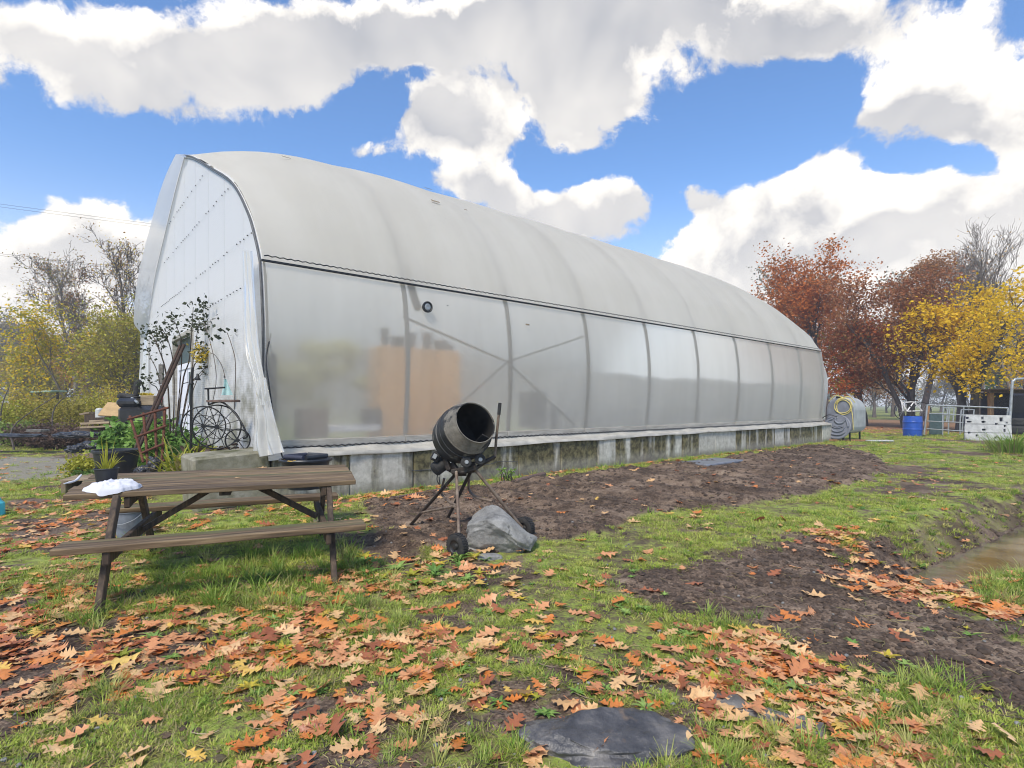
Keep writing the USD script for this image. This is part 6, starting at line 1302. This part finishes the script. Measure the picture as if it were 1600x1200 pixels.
# oak leaves
def oak(seed):
    """A lobed oak leaf, about 1 long, curled and bent."""
    r = np.random.default_rng(seed); half = np.array([(0, .012), (.05, .05), (.11, .13), (.15, .23), (.19, .25), (.225, .18), (.285, .09), (.34, .18), (.385, .31), (.425, .385), (.445, .30), (.475, .34), (.50, .24), (.565, .10), (.62, .19), (.665, .28), (.70, .31), (.72, .22), (.775, .09), (.83, .13), (.88, .18), (.91, .10), (1.0, .0)])
    hl, hr = half.copy(), half.copy()
    for h in (hl, hr): h[:, 1] *= r.uniform(.85, 1.15) * (1 + r.normal(0, .07, len(h))); h[1:-1, 0] += r.normal(0, .008, len(h) - 2)
    fw = np.array([0, .35, .1, 0]); x = half[:, 0]; v, f = [], []; k1, k2, k3, cup = r.uniform(-.25, .6), r.uniform(-.5, .9), r.uniform(-.6, .6), r.uniform(.2, 1.1) * r.choice([-1, 1], p=[.35, .65])
    m = len(half)
    for i in range(m):
        fwd = .10 * np.array([hl[i, 1], hr[i, 1]])          # lobes sweep towards the tip
        v += [(hl[i, 0] + fwd[0], hl[i, 1], 0), (hl[i, 0] + fwd[0] * .5, hl[i, 1] * .5, 0), (x[i], 0, 0), (hr[i, 0] + fwd[1] * .5, -hr[i, 1] * .5, 0), (hr[i, 0] + fwd[1], -hr[i, 1], 0)]
    for i in range(m - 1):
        for j in range(4): a, b, c, d = i*5+j, i*5+j+1, (i+1)*5+j+1, (i+1)*5+j; f += [(a, b, c), (a, c, d)]
    n0 = len(v)
    for i, t in enumerate(np.linspace(0, 1, 4)): v += [(-.26 * t, .008, 0), (-.26 * t, -.008, 0)]
    for i in range(3): a = n0 + i * 2; f += [(a, a + 2, a + 3), (a, a + 3, a + 1)]
    v = np.array(v, float); xx, yy = v[:, 0] - .5, v[:, 1]
    v[:, 2] = cup * yy ** 2 * (1 + .8 * xx) + k1 * xx ** 2 * .8 + k3 * xx * yy * .9 + .07 * np.sin(9 * xx + r.uniform(0, 6)) * np.abs(yy) * 2 + k2 * np.maximum(xx - .1, 0) ** 2 * np.sign(yy) * yy * 2
    v[:, 2] -= np.percentile(v[:, 2], 12); v[:, 0] -= .4
    return v, np.array(f)
OAK = [oak(100 + k) for k in range(18)]; COL = ['tan', 'orange', 'salmon', 'brown', 'yellow']
def blob(px, py, rx, ry):
    c = gnd(px, py); ex = abs(rx / FPX * c[1]); ey = abs(gnd(px, py - ry)[1] - gnd(px, py + ry)[1]) / 2; return c[0], c[1], ex, ey
PATCH = [(*blob(200, 1040, 330, 90), 135), (*blob(60, 960, 150, 80), 95), (*blob(-150, 1040, 150, 110), 60), (*blob(420, 960, 140, 60), 80), (*blob(60, 850, 140, 60), 40), (*blob(100, 790, 90, 40), 36), (*blob(640, 960, 200, 80), 36), (*blob(740, 900, 160, 40), 42), (*blob(900, 1040, 260, 70), 44), (*blob(620, 1070, 180, 60), 60), (*blob(1150, 1030, 120, 50), 85), (*blob(1260, 1060, 150, 50), 150), (*blob(1330, 1100, 130, 50), 130), (*blob(1400, 880, 60, 40), 330), (*blob(1440, 915, 80, 30), 330), (*blob(1510, 935, 80, 24), 220), (*blob(1480, 880, 80, 40), 50), (*blob(700, 1160, 500, 70), 55), (*blob(1300, 1170, 300, 60), 80), (*blob(600, 775, 80, 12), 40), (*blob(380, 810, 160, 30), 26)]
X, Y = scatter(46000, 1.95, 34, 25, 1.0); Fl = ground_fields(X, Y)
area = lambda Y: Y * Y * (2 * 800 / FPX * 1.12) * math.log(34 / 1.95) / 46000          # ground area that one candidate stands for
d = 3.2 + 5 * np.exp(-((Y - 3.4) / 1.5) ** 2) + 9 * np.clip(nz(X, Y, .9, 51) - .45, 0, 1) * (Y < 16) + 12 * Fl['litter'] + 230 * np.exp(-((Fl['n'] - 7.84) / .11) ** 2) * np.clip(nz(X, Y, 1.1, 59) * 3 - .9, 0, 1.4) * (Fl['s'] > 4.2) * (Fl['s'] < 22)
d *= np.where(Fl['soil'] > .5, .7, 1); d *= np.where((Y > 14) & (Fl['litter'] < .3), .5, 1)
clump = np.clip(nz(X, Y, 2.2, 53) * 2.6 - .55, .12, 1.6)
for (cx, cy, ex, ey, w) in PATCH: d = d + 1.85 * w * np.exp(-(((X - cx) / ex) ** 2 + ((Y - cy) / ey) ** 2)) * clump
d = np.where((Fl['al'] > 2.0) & (Fl['z'] < WATER_Z + .02), d * .2, d)
kp = (rng.uniform(0, 1, len(X)) < d * area(Y)) & ~inside_house(Fl['s'], Fl['n'])
X, Y, z, Fl = X[kp], Y[kp], np.maximum(Fl['z'][kp], WATER_Z), {k: v[kp] for k, v in Fl.items()}
o = np.argsort(Y); X, Y, z = X[o], Y[o], z[o]; Fl = {k: v[o] for k, v in Fl.items()}; n = len(X)
reddish = np.clip(nz(X, Y, .8, 57) * 2 - .5, 0, 1)
cols = np.array([rng.choice(5, p=(lambda q: q / q.sum())(np.array([.24 + .10 * (1 - r), .22, .30 + .1 * r, .12 + .22 * r, .03]))) for r in reddish]); shp = rng.integers(0, len(OAK), n); size = np.clip(rng.normal(.115, .036, n), .04, .19) * np.interp(Y, [2, 3.2, 10], [.80, 1, 1.1])
yaw, tx, ty_ = rng.uniform(0, 360, n), rng.normal(0, 7, n), rng.normal(0, 7, n); steep = rng.uniform(0, 1, n) < .07; tx = np.where(steep, rng.uniform(-60, 60, n), tx)
lift = .002 + .022 * rng.uniform(0, 1, n) ** 2 + .10 * size * (np.abs(tx) > 30) + .006 * (Fl['soil'] < .4)
apparent = size / Y + np.where(np.abs((X / Y) * FPX) > 800, -9, 0) + np.where((H - z) / Y * FPX + HZ > 1200, -9, 0)
pick = np.zeros(n, bool); pick[np.argsort(-apparent)[:300]] = True
def place(v, i): return v
protoL = {}
CW = ['pale tan', 'orange', 'salmon pink brown', 'dark red brown', 'yellowish']
def where_is(i):
    x, y = CXP + X[i] / Y[i] * FPX, HZ + (H - z[i]) / Y[i] * FPX
    if Fl['ditch'][i] > .5: return 'in the leaf filled end of the ditch at the right'
    if Fl['bare'][i] > .5: return 'on the bare dark soil at the right'
    if Fl['bed'][i] > .5: return 'on the dark soil bed by the wall'
    if x < 620 and y < 960: return 'on the grass around the picnic table'
    if x < 620: return 'in the litter in front of the picnic table'
    if x > 1050 and y > 980: return 'in the drift of leaves at the lower right'
    return 'on the grass in front of the cement mixer'
mbs = {c: MB() for c in range(5)}
for i in range(n):
    if pick[i]:
        key = (int(cols[i]), int(shp[i])); lab = '%s oak leaf %s' % (CW[key[0]], where_is(i)); grp = '%s leaves %s' % (CW[key[0]], where_is(i))
        if key not in protoL:
            pth = '/World/Looks/leaf_forms/leaf_%d_%d' % key
            protoL[key] = pth
            cp = stage.CreateClassPrim('/World/leaf_form_%s_%d' % (COL[key[0]], key[1])) if False else None
        p = numbered('/World/fallen_leaf'); mp = UsdGeom.Mesh.Define(stage, p)
        v, f = OAK[key[1]]; mp.CreatePointsAttr(Vt.Vec3fArray.FromNumpy((v * size[i]).astype(np.float32))); mp.CreateFaceVertexCountsAttr(Vt.IntArray.FromNumpy(np.full(len(f), 3, np.int32))); mp.CreateFaceVertexIndicesAttr(Vt.IntArray.FromNumpy(f.astype(np.int32).ravel())); mp.CreateSubdivisionSchemeAttr('none')
        mp.AddTranslateOp().Set((float(X[i]), float(Y[i]), float(z[i] + lift[i]))); mp.AddRotateXYZOp().Set((float(tx[i]), float(ty_[i]), float(yaw[i])))
        UsdShade.MaterialBindingAPI.Apply(mp.GetPrim()).Bind(M['oak_' + COL[key[0]]]); tag(mp.GetPrim(), lab, 'leaf', grp)
    else:
        v, f = OAK[shp[i]]; R = trimesh.transformations.euler_matrix(math.radians(tx[i]), math.radians(ty_[i]), math.radians(yaw[i]))[:3, :3]
        mbs[int(cols[i])].add((v * size[i]) @ R.T + [X[i], Y[i], z[i] + lift[i]], f)
lo_ = UsdGeom.Xform.Define(stage, '/World/leaf_litter'); tag(lo_.GetPrim(), 'fallen oak leaves scattered over the lawn and ditch', 'leaf litter', None, 'stuff')
for c, mb in mbs.items():
    if mb.n: mb.build('leaves', M['oak_' + COL[c]], Thing(lo_.GetPrim(), (0, 0, 0)))
# a few leaves on the table
for k, (px, py, c, s, lab) in enumerate([(407, 735.5, 0, .11, 'pale leaf lying on the picnic table near the black tub'), (455, 729, 4, .12, 'pale leaf lying on the table edge below the black tub'), (372, 749, 0, .07, 'small leaf scrap on the middle of the picnic table')]):
    b = .45 if k < 2 else .2; Yt_ = 856 * (1.4 - ztop(b)) / (py - HZ); q = at(px, py, Yt_); v, f = OAK[k]; R = trimesh.transformations.euler_matrix(0, 0, k * 1.3)[:3, :3]
    q[2] = ztop(float((q - T0) @ E2)) + .004; solo(MB().add((v * [1, 1, .5] * s) @ R.T + q, f), 'fallen_leaf', M['oak_' + COL[c]], lab, 'leaf')

# ------------------------------------------------------------------ damp autumn air
hz = usdkit.mesh(stage, '/World/haze', trimesh.creation.box([1460, 1000, 20], transform=trimesh.transformations.translation_matrix([0, 420, 8.2])))
g = Graph(); UsdShade.MaterialBindingAPI.Apply(hz.GetPrim()).Bind(g.finish('haze_air', volume=g('principled_volume', color=(.93, .95, .97), density=HAZE, anisotropy=.2) + '.volume')); tag(hz.GetPrim(), kind='stuff')
